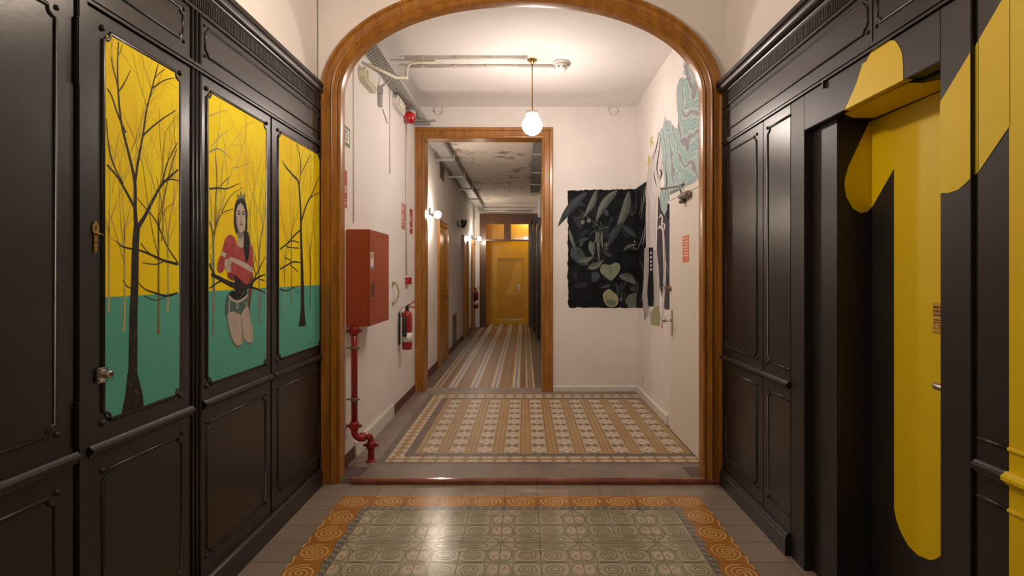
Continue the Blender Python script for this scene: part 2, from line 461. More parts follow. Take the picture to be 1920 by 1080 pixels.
M['mgrey'] = pmat('mural_grey', (.36, .35, .34), .55, (.48, .46, .44), 16, stretch=(1, 4, .6))
M['myel'] = pmat('mural_yellow', (.60, .50, .08), .55)

# ------------------------------------------------------------------ room shell
XL, XR = -1.34, 1.30          # faces of the black panelling
WL, WR = -1.245, 1.28         # vestibule side walls
ARY0, ARY1 = 3.73, 3.80       # arch wall
YB = 6.456                    # back wall of the vestibule
ZV = 3.31; ZF = 3.75; ZC = 3.10; YE = 14.15
FZ = .035
struct(MB().box((-1.6, -2.6, -.1), (1.75, 3.75, 0)), 'floor', M['ffloor'], 'green and orange patterned cement tile floor in the front hall')
# strokes of the cement tiles
st = MB()
def ribbon(mb, pts, w_, z, m, taper=False):
    n = len(pts)
    L = []; R = []
    for i in range(n):
        a = pts[max(i-1, 0)]; b = pts[min(i+1, n-1)]
        dx, dy = b[0]-a[0], b[1]-a[1]; l = math.hypot(dx, dy) or 1
        ww = (w_[i] if isinstance(w_, list) else w_)/2
        L.append((pts[i][0]-dy/l*ww, pts[i][1]+dx/l*ww, z)); R.append((pts[i][0]+dy/l*ww, pts[i][1]-dx/l*ww, z))
    mb.add(L+R, [(i, i+1, n+i+1, n+i) for i in range(n-1)], m)
def smooth(pts, k=5, closed=False):
    """Catmull-Rom"""
    out = []; n = len(pts)
    for i in range(n if closed else n-1):
        if closed: p = [pts[(i+j-1) % n] for j in range(4)]
        else: p = [pts[max(0, min(n-1, i+j-1))] for j in range(4)]
        for s in range(k):
            t = s/k
            out.append(tuple(.5*((2*p[1][c])+(-p[0][c]+p[2][c])*t+(2*p[0][c]-5*p[1][c]+4*p[2][c]-p[3][c])*t*t+(-p[0][c]+3*p[1][c]-3*p[2][c]+p[3][c])*t**3) for c in range(len(p[1]))))
    if not closed: out.append(tuple(pts[-1]))
    return out
def spiral(c, r0, r1, turns, a0, n=40, d=1):
    return [(c[0]+(r0+(r1-r0)*i/n)*math.cos(a0+d*2*PI*turns*i/n), c[1]+(r0+(r1-r0)*i/n)*math.sin(a0+d*2*PI*turns*i/n)) for i in range(n+1)]
sc = (.66, .35)
strokes = []
sp = spiral(sc, .035, .265, 2.35, 0, 46, 1)
strokes.append((sp, .036))
strokes.append((smooth([(.36, .05), (.335, .2), (.33, .36), (.37, .52), (.47, .63), (.62, .675), (.8, .64), (.93, .56), (1.0, .44)]), .030))
strokes.append((smooth([(.05, .985), (.07, .88), (.14, .78), (.24, .69), (.31, .58), (.36, .50)]), .040))
strokes.append((smooth([(1.0, .93), (.6, .93), (.42, .92), (.34, .85), (.38, .76), (.52, .735), (1.0, .735)]), .034))
strokes.append((smooth([(1.0, .84), (.7, .84), (.50, .835)]), .05))
strokes.append((smooth([(.03, .55), (.12, .62), (.22, .58), (.29, .46), (.29, .28), (.24, .12), (.13, .06), (.03, .10)]), .026))
strokes.append((smooth([(.40, .03), (.62, .035), (.85, .04), (.97, .12)]), .022))
bulbp = smooth([(.02, .40), (.10, .50), (.20, .44), (.225, .28), (.16, .15), (.06, .17), (.02, .26)], 4, True)
bulbi = smooth([(.05, .30), (.12, .33), (.16, .26), (.12, .20)], 4)
for i in range(9):
    for j in range(13):
        x0 = -.92+.2*i; y0 = 3.305-.2*(j+1)
        fx = (i % 2 == 0); fy = (j % 2 == 1)
        def tr(p):
            u, v = p; u = u if fx else 1-u; v = 1-v if fy else v
            return (x0+u*.2, y0+v*.2)
        st.poly([(*tr(p), .0006) for p in bulbp], 1)
        for pts, w_ in strokes: ribbon(st, [tr(p) for p in pts], w_*.2*1.25, .0009, 0)
        ribbon(st, [tr(p) for p in bulbi], .006, .0012, 0)
        st.poly([(*tr(p), .0012) for p in ((.97, .5), (1, .47), (1, .53))], 4)
        st.poly([(*tr(p), .0013) for p in ((0, 0), (.05, 0), (.03, .03), (0, .05))], 4)
        st.poly([(*tr(p), .0013) for p in ((1, 0), (1, .04), (.94, 0))], 4)
# orange border: one double spiral per tile + grey chain inside
def border_tile(place, odd):
    c = (.5, .60)
    for k in range(2):
        ribbon(st, [place(*p) for p in spiral(c, .02, .395, 1.55, k*PI, 40, -1)], .0095, .0009, 2)
    ribbon(st, [place(*p) for p in smooth([(0, .93), (.12, .97), (.3, 1.0)])], .008, .0009, 2)
    ribbon(st, [place(*p) for p in smooth([(1, .95), (.9, .985), (.72, 1.0)])], .008, .0009, 2)
    st.poly([(*place(*p), .0006) for p in [(0, 0), (1, 0), (1, .24), (.93, .26), (.82, .20), (.66, .165), (.5, .155), (.34, .165), (.2, .20), (.07, .26), (0, .24)]], 3)
    for q in range(4):
        u = q*.25+.02
        s_ = smooth([(u, .03), (u+.06, .05), (u+.10, .10), (u+.05, .13), (u+.09, .18), (u+.16, .185)], 3)
        if .25 < u < .7: s_ = [(a, b*.72) for a, b in s_]
        ribbon(st, [place(*p) for p in s_], .0055, .0011, 4)
for i in range(9):
    x0 = -.92+.2*i
    border_tile(lambda u, v, x0=x0: (x0+u*.2, 3.305+v*.2), i % 2)
for j in range(13):
    y0 = 3.305-.2*(j+1)
    border_tile(lambda u, v, y0=y0: (-.92-v*.2, y0+u*.2), j % 2)
    border_tile(lambda u, v, y0=y0: (.88+v*.2, y0+.2-u*.2), j % 2)
for sx, x0 in ((-1, -.92), (1, .88)):   # corner tiles
    pl = lambda u, v, sx=sx, x0=x0: (x0+sx*u*.2, 3.305+v*.2)
    for k in range(2): ribbon(st, [pl(*p) for p in spiral((.56, .56), .02, .40, 1.55, k*PI, 40, -1)], .0095, .0009, 2)
    st.poly([(*pl(*p), .0006) for p in ((0, 0), (.2, 0), (.17, .17), (0, .2))], 3)
    ribbon(st, [pl(*p) for p in smooth([(.02, .16), (.08, .12), (.05, .06), (.12, .08), (.16, .02)])], .0055, .0011, 4)
# joints on top of the strokes
def joint(x0, y0, x1, y1, w_=.0016):
    n = 24; pts = [(x0+(x1-x0)*k/n+random.uniform(-.0005, .0005), y0+(y1-y0)*k/n+random.uniform(-.0005, .0005)) for k in range(n+1)]
    ribbon(st, pts, w_, .0016, 5)
for i in range(10): joint(-.92+.2*i, .7, -.92+.2*i, 3.505, [.0012, .0016, .002, .0022, .003, .003, .0022, .0014, .0018, .0010][i])
for j in range(13): joint(-.92, 3.305-.2*j, .88, 3.305-.2*j, [.0016, .0018, .0022, .002][j % 4])
# joints across the grey tiles of the left and right margins
for j in (0, 1, 2, 3, 4):
    for xa, xb in ((-1.30, -1.12), (1.08, 1.27)): joint(xa, 3.305-.2*j, xb, 3.305-.2*j, .0016)
ribbon(st, smooth([(.115, 3.615), (.14, 3.635), (.165, 3.648), (.19, 3.630), (.23, 3.61)]), [.001, .003, .005, .004, .003]+[.002]*16, .0017, 5)
ribbon(st, smooth([(.165, 3.645), (.166, 3.662), (.160, 3.68)]), .002, .0017, 5)
fo = bpy.data.objects['floor']
o = st.build('tile_pattern', [M['sage'], M['bulbc'], M['ochre'], M['chaing'], M['chainw'], M['groutd']], fo)
# vestibule slab with rounded red nosing
struct(MB().box((-1.6, 3.722, -.1), (1.75, 6.56, FZ)), 'floor.001', M['mfloor'], 'brown and cream star mosaic floor of the vestibule')
struct(MB().box((-1.6, 6.56, -.1), (.9, 15.6, FZ)), 'floor.002', M['bfloor'], 'long striped brown, cream and blue tiled corridor floor')
nos = MB().prism([(3.70, 0.0), (3.694, .012), (3.696, .026), (3.706, .034), (3.722, .0355), (3.724, 0)], 'x', -1.13, 1.275)
tag(nos.build('step_nosing', pmat('glazed_terracotta', (.32, .10, .055), .16, (.20, .055, .032), 8, coat=.5)), 'rounded red-brown step nosing across the floor under the arch', 'step')
mbx = MB()
for sx in (-1, 1):
    xa = -1.245 if sx < 0 else 1.10; mbx.box((xa, 3.735, FZ), (xa+.16, 3.93, FZ+.0015))
mbx.build('corner_patch', pmat('maroon_corner_tile', (.11, .065, .06), .5), bpy.data.objects['floor.001'])
# front hall walls
struct(MB().box((-1.60, -2.6, 0), (-1.366, ARY1, ZF)), 'wall_left', M['plaster'], 'cream wall above the black panelling on the left')
struct(MB().box((1.52, -2.6, 0), (1.75, ARY1, ZF)).box((1.335, -2.6, 2.25), (1.52, ARY1, ZF)), 'wall_right', M['plaster'], 'cream wall above the black panelling on the right')
struct(MB().box((-1.6, -2.7, 0), (1.75, -2.6, ZF)), 'wall_back', M['plaster'], 'cream wall closing the front hall')
struct(MB().box((-1.6, -2.6, ZF), (1.75, ARY1, ZF+.1)), 'ceiling', M['ceiling'], 'cream ceiling of the front hall')
# arch
AC, AW, AH, AS = -.0165, 1.1915, .625, 2.55
def arch_pt(t, off=0):
    c, s = math.cos(t), math.sin(t); n = 2/2.1
    x = (AW)*math.copysign(abs(c)**n, c); z = AH*abs(s)**n
    # outward normal of the superellipse
    nx = math.copysign((abs(x)/AW)**1.1/AW, x); nz = (z/AH)**1.1/AH
    l = math.hypot(nx, nz) or 1
    return (AC+x+off*nx/l, AS+z+off*nz/l)
def arch_path(off, n=64):
    p = [(AC-AW-off, 0.0), (AC-AW-off, .7), (AC-AW-off, 1.5), (AC-AW-off, 2.2)]
    p += [arch_pt(PI-PI*i/n, off) for i in range(n+1)]
    p += [(AC+AW+off, 2.2), (AC+AW+off, 1.5), (AC+AW+off, .7), (AC+AW+off, 0.0)]
    return p
inn = arch_path(.02); N_ = len(inn)
# wall sheet with the arch cut out
wa = MB()
def outer_for(i):
    x, z = inn[i]
    if i < 4: return (-1.36, z)
    if i >= N_-4: return (1.335, z)
    t = PI-PI*(i-4)/(N_-9)
    dx, dz = math.cos(t), math.sin(t)
    k = 1e9
    if dx < 0: k = min(k, (-1.36-AC)/dx)
    if dx > 0: k = min(k, (1.335-AC)/dx)
    if dz > 0: k = min(k, (ZF-AS)/dz)
    return (AC+dx*k, AS+dz*k)
outp = [outer_for(i) for i in range(N_)]
for Yp in (ARY0, ARY1):
    vs = [(x, Yp, z) for x, z in inn]+[(x, Yp, z) for x, z in outp]
    wa.add(vs, [(i, i+1, N_+i+1, N_+i) for i in range(N_-1)])
wa.add([(-1.36, ARY0, AS), (-1.36, ARY0, ZF), (AC-(ZF-AS)*0-1.2, ARY0, ZF)], [])
vs = [(x, ARY0, z) for x, z in inn]+[(x, ARY1, z) for x, z in inn]
wa.add(vs, [(i, i+1, N_+i+1, N_+i) for i in range(N_-1)])
for xa, xb in ((-1.37, -1.0), (1.0, 1.345)):      # corners left open by the ray fan
    pass
struct(wa, 'wall_arch', M['plaster'], 'cream wall around the wooden arch')
corner = MB()
# arch lining and casing: profile (offset outward, y)
prof = [(0, 3.805), (0, 3.728), (.004, 3.718), (.012, 3.712), (.020, 3.716), (.026, 3.722), (.034, 3.716), (.044, 3.700), (.054, 3.694), (.062, 3.700), (.066, 3.706), (.098, 3.706), (.102, 3.698), (.110, 3.690), (.120, 3.690), (.126, 3.698), (.128, 3.712), (.128, 3.735), (.10, 3.735), (.02, 3.735), (.02, 3.805)]
ac = MB(); paths = [arch_path(o_, 72) for o_, _ in prof]; n = len(paths[0])
vs = []; 
for k, (o_, y_) in enumerate(prof): vs += [(x, y_, z) for x, z in paths[k]]
K = len(prof)
ac.add(vs, [(k*n+i, k*n+i+1, ((k+1) % K)*n+i+1, ((k+1) % K)*n+i) for k in range(K) for i in range(n-1)], 0, True)
ao = ac.build('arch_casing', [M['wood']])
for pth in (1,): 
    es = ao.modifiers.new('e', 'EDGE_SPLIT'); es.split_angle = math.radians(38)
tag(ao, 'wide varnished orange-brown wooden casing around the big arch', 'arch casing')
# small black recess where cabinet meets arch is left open; vestibule walls
struct(MB().box((-1.45, ARY1, 0), (WL, YE, ZV+.1)), 'wall_left.001', M['plaster'], 'white left wall of the vestibule and corridor')
struct(MB().box((WR, ARY1, 0), (1.45, YB+.18, ZV+.1)), 'wall_right.001', M['plaster'], 'white right wall of the vestibule with the mural')
struct(MB().box((-1.45, ARY1-.005, ZV), (1.45, YB+.18, ZV+.1)), 'ceiling.001', M['ceiling'], 'white vestibule ceiling with pendant lamp')
# soffit where the ceiling drops along the back wall
sf = MB(); zz = [(-1.245, 6.24), (.6, 6.24), (.9, 6.18), (1.1, 6.05), (1.28, 5.85)]
top = [(x, y, ZV+.002) for x, y in zz]; bot = [(x, YB, ZV-.028) for x, y in zz]; n = len(zz)
sf.add(top+bot+[(x, YB, ZV+.002) for x, y in zz], [(i, i+1, n+i+1, n+i) for i in range(n-1)]+[(n+i, n+i+1, 2*n+i+1, 2*n+i) for i in range(n-1)]+[(0, n, 2*n), (n-1, 2*n-1, 3*n-1)])
struct(sf, 'trim_1', M['ceiling'], 'sloping cove where the vestibule ceiling meets the back wall')
# back wall with doorway
DXL, DXR, DZT = -1.150, .215, 2.935     # doorway rough opening
bw = MB().box((DXR, YB, 0), (WR, YB+.17, ZV)).box((WL, YB, DZT), (DXR, YB+.17, ZV)).box((WL, YB, 0), (DXL, YB+.17, DZT))
struct(bw, 'wall_back.001', M['plaster'], 'white back wall of the vestibule around the inner doorway')
# inner doorway casing
dc = MB()
pr = [(0, 6.64), (0, 6.445), (.008, 6.434), (.022, 6.430), (.03, 6.438), (.085, 6.438), (.092, 6.426), (.118, 6.424), (.126, 6.432), (.126, 6.456), (.015, 6.456), (.015, 6.64)]
xl, xr, zt = -1.133, .200, 2.919; K = len(pr); vs = []
for o_, y_ in pr: vs += [(max(xl-o_, WL+.001), y_, FZ), (max(xl-o_, WL+.001), y_, zt+o_), (xr+o_, y_, zt+o_), (xr+o_, y_, FZ)]
dc.add(vs, [(k*4+i, k*4+i+1, ((k+1) % K)*4+i+1, ((k+1) % K)*4+i) for k in range(K) for i in range(3)])
tag(dc.build('doorway_casing', [M['wood']]), 'varnished wooden casing around the doorway into the corridor', 'door casing')
# corridor
CR = .335
struct(MB().box((CR, YB+.17, 0), (CR+.2, YE, ZC+.1)), 'wall_right.002', M['plaster'], 'white right wall of the corridor')
struct(MB().box((WL, YB+.17, ZC), (CR, YE, ZC+.1)), 'ceiling.002', M['peel'], 'stained peeling ceiling of the corridor')
struct(MB().box((-1.18, YB+.17, ZC-.05), (-1.0, YE, ZC)), 'trim_2', pmat('grey_beam_paint', (.30, .25, .22), .7), 'grey brown ledge along the corridor ceiling')
# portal at the end of the corridor
OX0, OX1, OZ = -.958, .107, 2.612
pw = MB().box((WL, YE, 2.86), (CR, YE+.1, ZC+.1)).box((WL, YE, FZ), (-1.115, YE+.1, 2.86))
struct(pw, 'wall_end', M['plaster'], 'pale wall strip above the portal at the corridor end')
pf = MB()
pf.rbox((-1.115, YE-.04, FZ), (-1.02, YE+.12, 2.86)).rbox((-1.019, YE-.06, FZ), (OX0, YE+.115, 2.70)).rbox((OX1, YE-.06, FZ), (OX1+.079, YE+.115, 2.70)).rbox((OX1+.08, YE-.04, FZ), (CR, YE+.12, 2.86))
pf.rbox((OX0+.001, YE-.055, 2.612), (OX1-.001, YE+.11, 2.70)).rbox((-1.019, YE-.065, 2.701), (OX1+.079, YE+.11, 2.86))
pf.rbox((-.505, YE-.05, 2.226), (-.335, YE+.1, 2.611)).rbox((OX0+.001, YE-.055, 2.185), (OX1-.001, YE+.105, 2.225))
po = pf.build('portal_frame', [M['woodd']]); tag(po, 'dark wooden portal frame with two-pane transom at the corridor end', 'door frame')
for a, b in ((OX0, -.505), (-.335, OX1)):
    MB().box((a, YE+.02, 2.225), (b, YE+.026, 2.612)).build('transom_pane', M['glass'], po)
# yellow lobby behind
YY = 15.0
yw = MB().box((-1.15, YY, 0), (-.70, YY+.1, 3.1)).box((-.045, YY, 0), (.35, YY+.1, 3.1)).box((-.70, YY, 1.775), (-.045, YY+.1, 3.1)).box((-1.15, YY-.04, FZ), (.35, YY, FZ+.105))
yw.box((-1.25, YE+.12, 0), (-1.15, YY, 3.1)).box((.30, YE+.12, 0), (.40, YY, 3.1))
struct(yw, 'wall_end.001', [M['yellow2']], 'bright yellow wall at the far end of the corridor')
struct(MB().box((-1.25, YE+.12, 3.1), (.40, YY, 3.2)), 'ceiling.003', M['yellow'], 'yellow ceiling of the end lobby')
struct(MB().box((-1.2, YE, -.1), (.4, YY+.1, FZ+.002)), 'floor.003', M['bfloor'], 'floor strip before the yellow door')
dy = empty('door_1', (-.37, YY, FZ+.12), 'yellow door at the far end of the corridor', kind='structure')
MB().rbox((-.69, YY+.015, FZ+.135), (-.055, YY+.055, 1.765)).build('door_leaf', pmat('yellow_door_paint', (.58, .31, .003), .4), dy)
fr_ = MB(); 
for a, b in (((-.74, FZ+.105), (-.69, 1.765)), ((-.055, FZ+.105), (-.01, 1.765)), ((-.74, 1.7655), (-.01, 1.82))): fr_.rbox((a[0], YY-.02, a[1]), (b[0], YY+.06, b[1]))
fr_.build('door_frame', M['yellow2'], dy)
MB().box((-.69, YY+.012, FZ+.108), (-.055, YY+.05, FZ+.132)).build('painted_light_strip', pmat('painted_door_light', (.85, .75, .55), .5), dy)  # pale strip coloured to stand for light showing under the door
MB().rbox((-.16, YY-.02, .93), (-.12, YY+.016, 1.10)).tube([(-.14, YY-.05, 1.00), (-.24, YY-.05, 1.0)], .009).tube([(-.14, YY, 1.0), (-.14, YY-.05, 1.0)], .009).build('handle', M['metal'], dy)
# pale number 14 across the yellow wall and door
num = MB()
def capsule(a, b, r, f, m=0, n=10):
    (x0, z0), (x1, z1) = a, b; an = math.atan2(z1-z0, x1-x0)
    pts = [(x1+r*math.cos(an-PI/2+PI*i/n), z1+r*math.sin(an-PI/2+PI*i/n)) for i in range(n+1)]+[(x0+r*math.cos(an+PI/2+PI*i/n), z0+r*math.sin(an+PI/2+PI*i/n)) for i in range(n+1)]
    num.poly([f(x, z) for x, z in pts], m)
fw = lambda x, z: (x, YY-.006, z)
capsule((-.815, .52), (-.815, 1.80), .10, fw)
capsule((.035, .52), (.035, .95), .040, fw)
num.poly([fw(-.13, 1.85), fw(.02, 2.05), fw(.055, 2.1), fw(.075, 1.95), fw(.075, 1.0), fw(-.005, 1.0), fw(-.005, 1.85)])
fd = lambda x, z: (x, YY+.010, z)
num.poly([fd(*p) for p in ((-.48, .87), (-.47, .82), (-.44, .80), (-.06, .80), (-.06, 1.75), (-.17, 1.75), (-.46, .96))])
tag(num.build('painted_number', pmat('pale_yellow_paint', (.70, .43, .05), .45)), 'pale number 14 painted across the yellow end wall and door', 'painted number')

# ------------------------------------------------------------------ black panelling helpers
def moulding(mb, X, s, y0, y1, z0, z1, r=.0065, notch=.028, m=0, sides='tblr', dots=True):
    """raised bead rectangle with concave corners on plane X (outward normal s along x)"""
    c = notch; pts = []
    def arc(cy, cz, a0):
        return [(cy+c*math.cos(a0-i*PI/2/4), cz+c*math.sin(a0-i*PI/2/4)) for i in range(5)]
    if sides == 'tblr':
        seq = [(y0+c, z0), (y1-c, z0)]+arc(y1, z0, PI)+[(y1, z1-c)]+arc(y1, z1, -PI/2)+[(y0+c, z1)]+arc(y0, z1, 0)+[(y0, z0+c)]+arc(y0, z0, PI/2)
        # remove duplicates
        out = []
        for p in seq:
            if not out or math.hypot(p[0]-out[-1][0], p[1]-out[-1][1]) > 1e-4: out.append(p)
        if math.hypot(out[0][0]-out[-1][0], out[0][1]-out[-1][1]) < 1e-4: out.pop()
        mb.tube([(X, y, z) for y, z in out], r, 6, m, closed=True)
        cs = [(y0, z0), (y1, z0), (y1, z1), (y0, z1)]
    elif sides == 'tbr':   # open towards y0
        out = [(y0, z0), (y1-c, z0)]+arc(y1, z0, PI)+[(y1, z1-c)]+arc(y1, z1, -PI/2)+[(y0, z1)]
        mb.tube([(X, y, z) for y, z in out], r, 6, m); cs = [(y1, z0), (y1, z1)]
    if dots:
        for y, z in cs: mb.ball((X, y+math.copysign(.004, y-(y0+y1)/2), z+math.copysign(.004, z-(z0+z1)/2)), r*1.35, m, 6)
ZD = .835; UZ0, UZ1 = .905, 2.160; LZ0, LZ1 = .195, .752; ZRAIL = 2.222
def dado(mb, X, s, y0, y1, z=ZD, m=0):
    p = [(X, z-.017), (X+s*.010, z-.017), (X+s*.014, z-.010), (X+s*.024, z-.004), (X+s*.024, z+.006), (X+s*.016, z+.012), (X+s*.010, z+.018), (X, z+.018)]
    mb.prism(p, 'y', y0, y1, m)
def slab(mb, X, s, y0, y1, z0, z1, t=.019, m=0): mb.rbox((X, y0, z0), (X-s*t, y1, z1), .003, m)

def cornice(X, s, y0, y1, label, nm, outset=.045):
    o = empty(nm, (X, (y0+y1)/2, 2.44), label, 'cornice')
    c = MB(); z0 = 2.535
    p = [(X-s*.03, z0), (X+s*.004, z0), (X+s*.010, z0+.010), (X+s*.012, z0+.016)]
    for i in range(7):
        a = PI/2*i/6; p.append((X+s*(.012+outset*.62*math.sin(a)), z0+.016+.034*(1-math.cos(a))))
    p += [(X+s*outset*.80, z0+.058), (X+s*outset, z0+.062), (X+s*outset, z0+.085), (X-s*.03, z0+.085)]
    c.prism(p, 'y', y0, y1); c.build('crown_moulding', M['black'], o)
    f = MB(); f.box((X-s*.02, y0, 2.455), (X+s*.002, y1, z0)).box((X, y0, 2.452), (X+s*.008, y1, 2.466))
    k = int((y1-y0)/.0135)
    for i in range(k):
        y = y0+.004+i*.0135; f.box((X, y, 2.472), (X+s*.007, y+.0075, 2.528))
    f.build('reeded_frieze', M['black'], o)
    return o
def plinth(X, s, y0, y1, label, nm, z=.112):
    c = MB(); p = [(X-s*.02, 0), (X+s*.026, 0), (X+s*.026, z-.030), (X+s*.020, z-.022), (X+s*.022, z-.012), (X+s*.012, z-.004), (X+s*.010, z), (X-s*.02, z)]
    c.prism(p, 'y', y0, y1); return tag(c.build(nm, M['black']), label, kind='structure')

# ------------------------------------------------------------------ left panelling
L0 = lambda px: yl(px, XL)
sL = 1
struct(MB().box((-1.3605, .7, 0), (-1.3645, 3.70, 2.45)), 'wall_left.002', M['void'], 'dark backing behind the left panelling')
cornice(XL, 1, .7, 3.692, 'black crown moulding with reeded frieze along the top of the left panelling', 'cornice_moulding', .03)
plinth(XL, 1, .7, 3.69, 'black skirting under the left panelling', 'baseboard_left')

class Paint:
    """flat shapes on the plane X = XL+d, given in photograph coordinates"""
    def __init__(s, y0, y1, z0, z1, tf, X=XL, d=.0048, sg=1):
        s.hold = False
        s.mb = MB(); s.b = (y0, y1, z0, z1); s.tf = tf; s.X = X; s.d = d; s.sg = sg; s.k = 0
    def P(s, c):
        x, y, z = onx(*s.tf(*c), s.X); return (y, z)
    def lay(s):
        if not s.hold: s.k += 1
        return s.X+s.sg*(s.d+.000005*s.k)
    def poly(s, pts, m, sm=0):
        q = [s.P(p) for p in pts]
        if sm: q = smooth(q, sm, True)
        q = clip(q, s.b)
        if len(q) > 2:
            x = s.lay(); s.mb.poly([(x, y, z) for y, z in q], m)
    def line(s, pts, w_, m, k=4, raw=False):
        q = pts if raw else [s.P(p) for p in pts]
        n0 = len(q); ws = w_ if isinstance(w_, (list, tuple)) else [w_]*n0
        if k > 1 and n0 > 2:
            q3 = smooth([(a[0], a[1], b) for a, b in zip(q, ws)], k); q = [(a, b) for a, b, c in q3]; ws = [max(c, .0006) for a, b, c in q3]
        x = s.lay(); n = len(q)
        run = []
        def flush():
            if len(run) > 1:
                L = []; R = []
                for i in range(len(run)):
                    a = run[max(i-1, 0)]; b = run[min(i+1, len(run)-1)]
                    dy, dz = b[0]-a[0], b[1]-a[1]; l = math.hypot(dy, dz) or 1
                    w2 = run[i][2]/2
                    L.append((x, run[i][0]-dz/l*w2, run[i][1]+dy/l*w2)); R.append((x, run[i][0]+dz/l*w2, run[i][1]-dy/l*w2))
                nn = len(run); s.mb.add(L+R, [(i, i+1, nn+i+1, nn+i) for i in range(nn-1)], m)
            run.clear()
        y0, y1, z0, z1 = s.b; g = .001
        for (a, b), w2 in zip(q, ws):
            if y0+w2/2+g < a < y1-w2/2-g and z0+g < b < z1-g: run.append((a, b, w2))
            else: flush()
        flush()
def clip(poly, b):
    y0, y1, z0, z1 = b
    for f, lim, sgn in ((0, y0, 1), (0, y1, -1), (1, z0, 1), (1, z1, -1)):
        out = []
        for i in range(len(poly)):
            a, c = poly[i-1], poly[i]
            ia, ic = sgn*(a[f]-lim) >= 0, sgn*(c[f]-lim) >= 0
            if ia != ic:
                t = (lim-a[f])/(c[f]-a[f]); out.append((a[0]+(c[0]-a[0])*t, a[1]+(c[1]-a[1])*t))
            if ic: out.append(c)
        poly = out
        if not poly: break
    return poly
PM = [M['pyellow'], M['teal'], M['bark'], M['twig'], M['faint'], M['pale'], M['skin'], M['skind'], M['jumper'], M['jumperd'], M['stripe'], M['shorts'], M['hair'], M['crown'], M['lip'], M['black']]
ZH = 1.307
def ground_panel(pa):
    y0, y1, z0, z1 = pa.b; c = .022; x = XL+.004
    nt = [(y0+c, z0), (y1-c, z0), (y1-c*.3, z0+c*.3), (y1, z0+c), (y1, z1-c), (y1-c*.3, z1-c*.3), (y1-c, z1), (y0+c, z1), (y0+c*.3, z1-c*.3), (y0, z1-c), (y0, z0+c), (y0+c*.3, z0+c*.3)]
    pa.mb.poly([(x, *p) for p in nt], 0)
    lo = clip(nt, (y0, y1, z0, ZH)); pa.mb.poly([(x+.0004, *p) for p in lo], 1)
def twigs(pa, y, z, ang, ln, w_, m, depth, spread=.5, rnd=None):
    """bare branching drawn as curved strokes"""
    r = rnd or random
    pts = [(y, z)]; a = ang; n = 4
    for i in range(n):
        a += r.uniform(-.16, .16); pts.append((pts[-1][0]+math.cos(a)*ln/n, pts[-1][1]+math.sin(a)*ln/n))
    pa.line(pts, [w_*(1-.15*i) for i in range(n+1)], m, 3, raw=True)
    if depth > 0:
        for i in range(1, n+1):
            if r.random() < .45 or i == n:
                sgn = r.choice((-1, 1)); b = a+sgn*r.uniform(.3, .3+spread)
                twigs(pa, *pts[i], b, ln*r.uniform(.45, .7), w_*.55, m, depth-1, spread, r)
def far_tree(pa, y, zb, h, m, w_=.006, seed=0):
    r = random.Random(seed); z1 = zb+h*.45; pa.lay(); pa.hold = True
    pa.line([(y-.004, zb), (y, zb+.06), (y, z1)], [w_*2.4, w_*1.3, w_], m, 3, raw=True)
    for k, da in enumerate((-.42, -.15, .12, .38)): twigs(pa, y, z1-h*.05*k, PI/2+da, h*r.uniform(.34, .48), w_*.5, m, 1, .45, r)
    pa.hold = False

def cupboard_front(y0, y1, upper=True, painting=None, name='cupboard', label='', open_far=False):
    o = empty(name, (XL, (y0+y1)/2, 0), label, 'cupboard')
    return o
sc1 = .5187
# --- unit A : tall plain cupboard nearest the camera
yA0, yA1 = 1.0, L0(140)
uA = empty('panelled_cupboard', (XL, (yA0+yA1)/2, 0), 'plain black panelled cupboard nearest the camera at the left edge', 'cupboard')
b = MB(); slab(b, XL, 1, yA0, yA1-.002, ZD, 2.45); moulding(b, XL, 1, yA0+.06, L0(103), .925, 2.14)
dado(b, XL, 1, yA0, yA1-.003); b.build('upper_door', M['black'], uA)
b = MB(); slab(b, XL, 1, yA0, yA1-.002, .10, ZD-.003); moulding(b, XL, 1, yA0+.06, L0(103), LZ0, LZ1); b.build('lower_door', M['black'], uA)
# stile between A and B
yB0, yB1 = L0(160), L0(357)
b = MB(); b.rbox((XL-.01, yA1+.003, .1), (XL+.010, yB0-.002, 2.45), .003); b.build('stile', M['black'], uA)
for za_, zb_2 in ((1.95, 2.15), (.86, 1.0)): MB().rbox((XL, yA1-.004, za_), (XL+.014, yA1+.010, zb_2), .003).build('hinge', M['black'], uA)
# --- unit B : single painted door
uB = empty('painted_cupboard', (XL, (yB0+yB1)/2, 0), 'black cupboard with brass escutcheon and large bare tree painted on its yellow door panel', 'cupboard')
b = MB(); slab(b, XL, 1, yB0, yB1, ZD-.016, ZRAIL-.012)
pB = (L0(195), L0(334), .918, 2.151)
moulding(b, XL, 1, pB[0]-.006, pB[1]+.006, pB[2]-.006, pB[3]+.006, .008, .030); dado(b, XL, 1, yB0+.002, yB1-.002)
dB = b.build('upper_door', M['black'], uB)
b = MB(); slab(b, XL, 1, yB0, yB1, .10, ZD-.020); moulding(b, XL, 1, L0(193), L0(341), LZ0, LZ1); b.build('lower_door', M['black'], uB)
def transom(y0, y1, my0, my1, parent, sides='tblr', X=XL, s=1):
    b = MB(); slab(b, X, s, y0, y1, ZRAIL+.014, 2.455); moulding(b, X, s, my0, my1, 2.298, 2.418, .006, .022, sides=sides)
    b.box((X-s*.01, y0, ZRAIL-.010), (X+s*.010, y1, ZRAIL)).box((X-s*.01, y0, ZRAIL+.003), (X+s*.014, y1, ZRAIL+.016))
    b.build('transom_panel', M['black'] if True else None, parent)
transom(yA1+.003, yB1, yB0-.01, L0(343), uB)
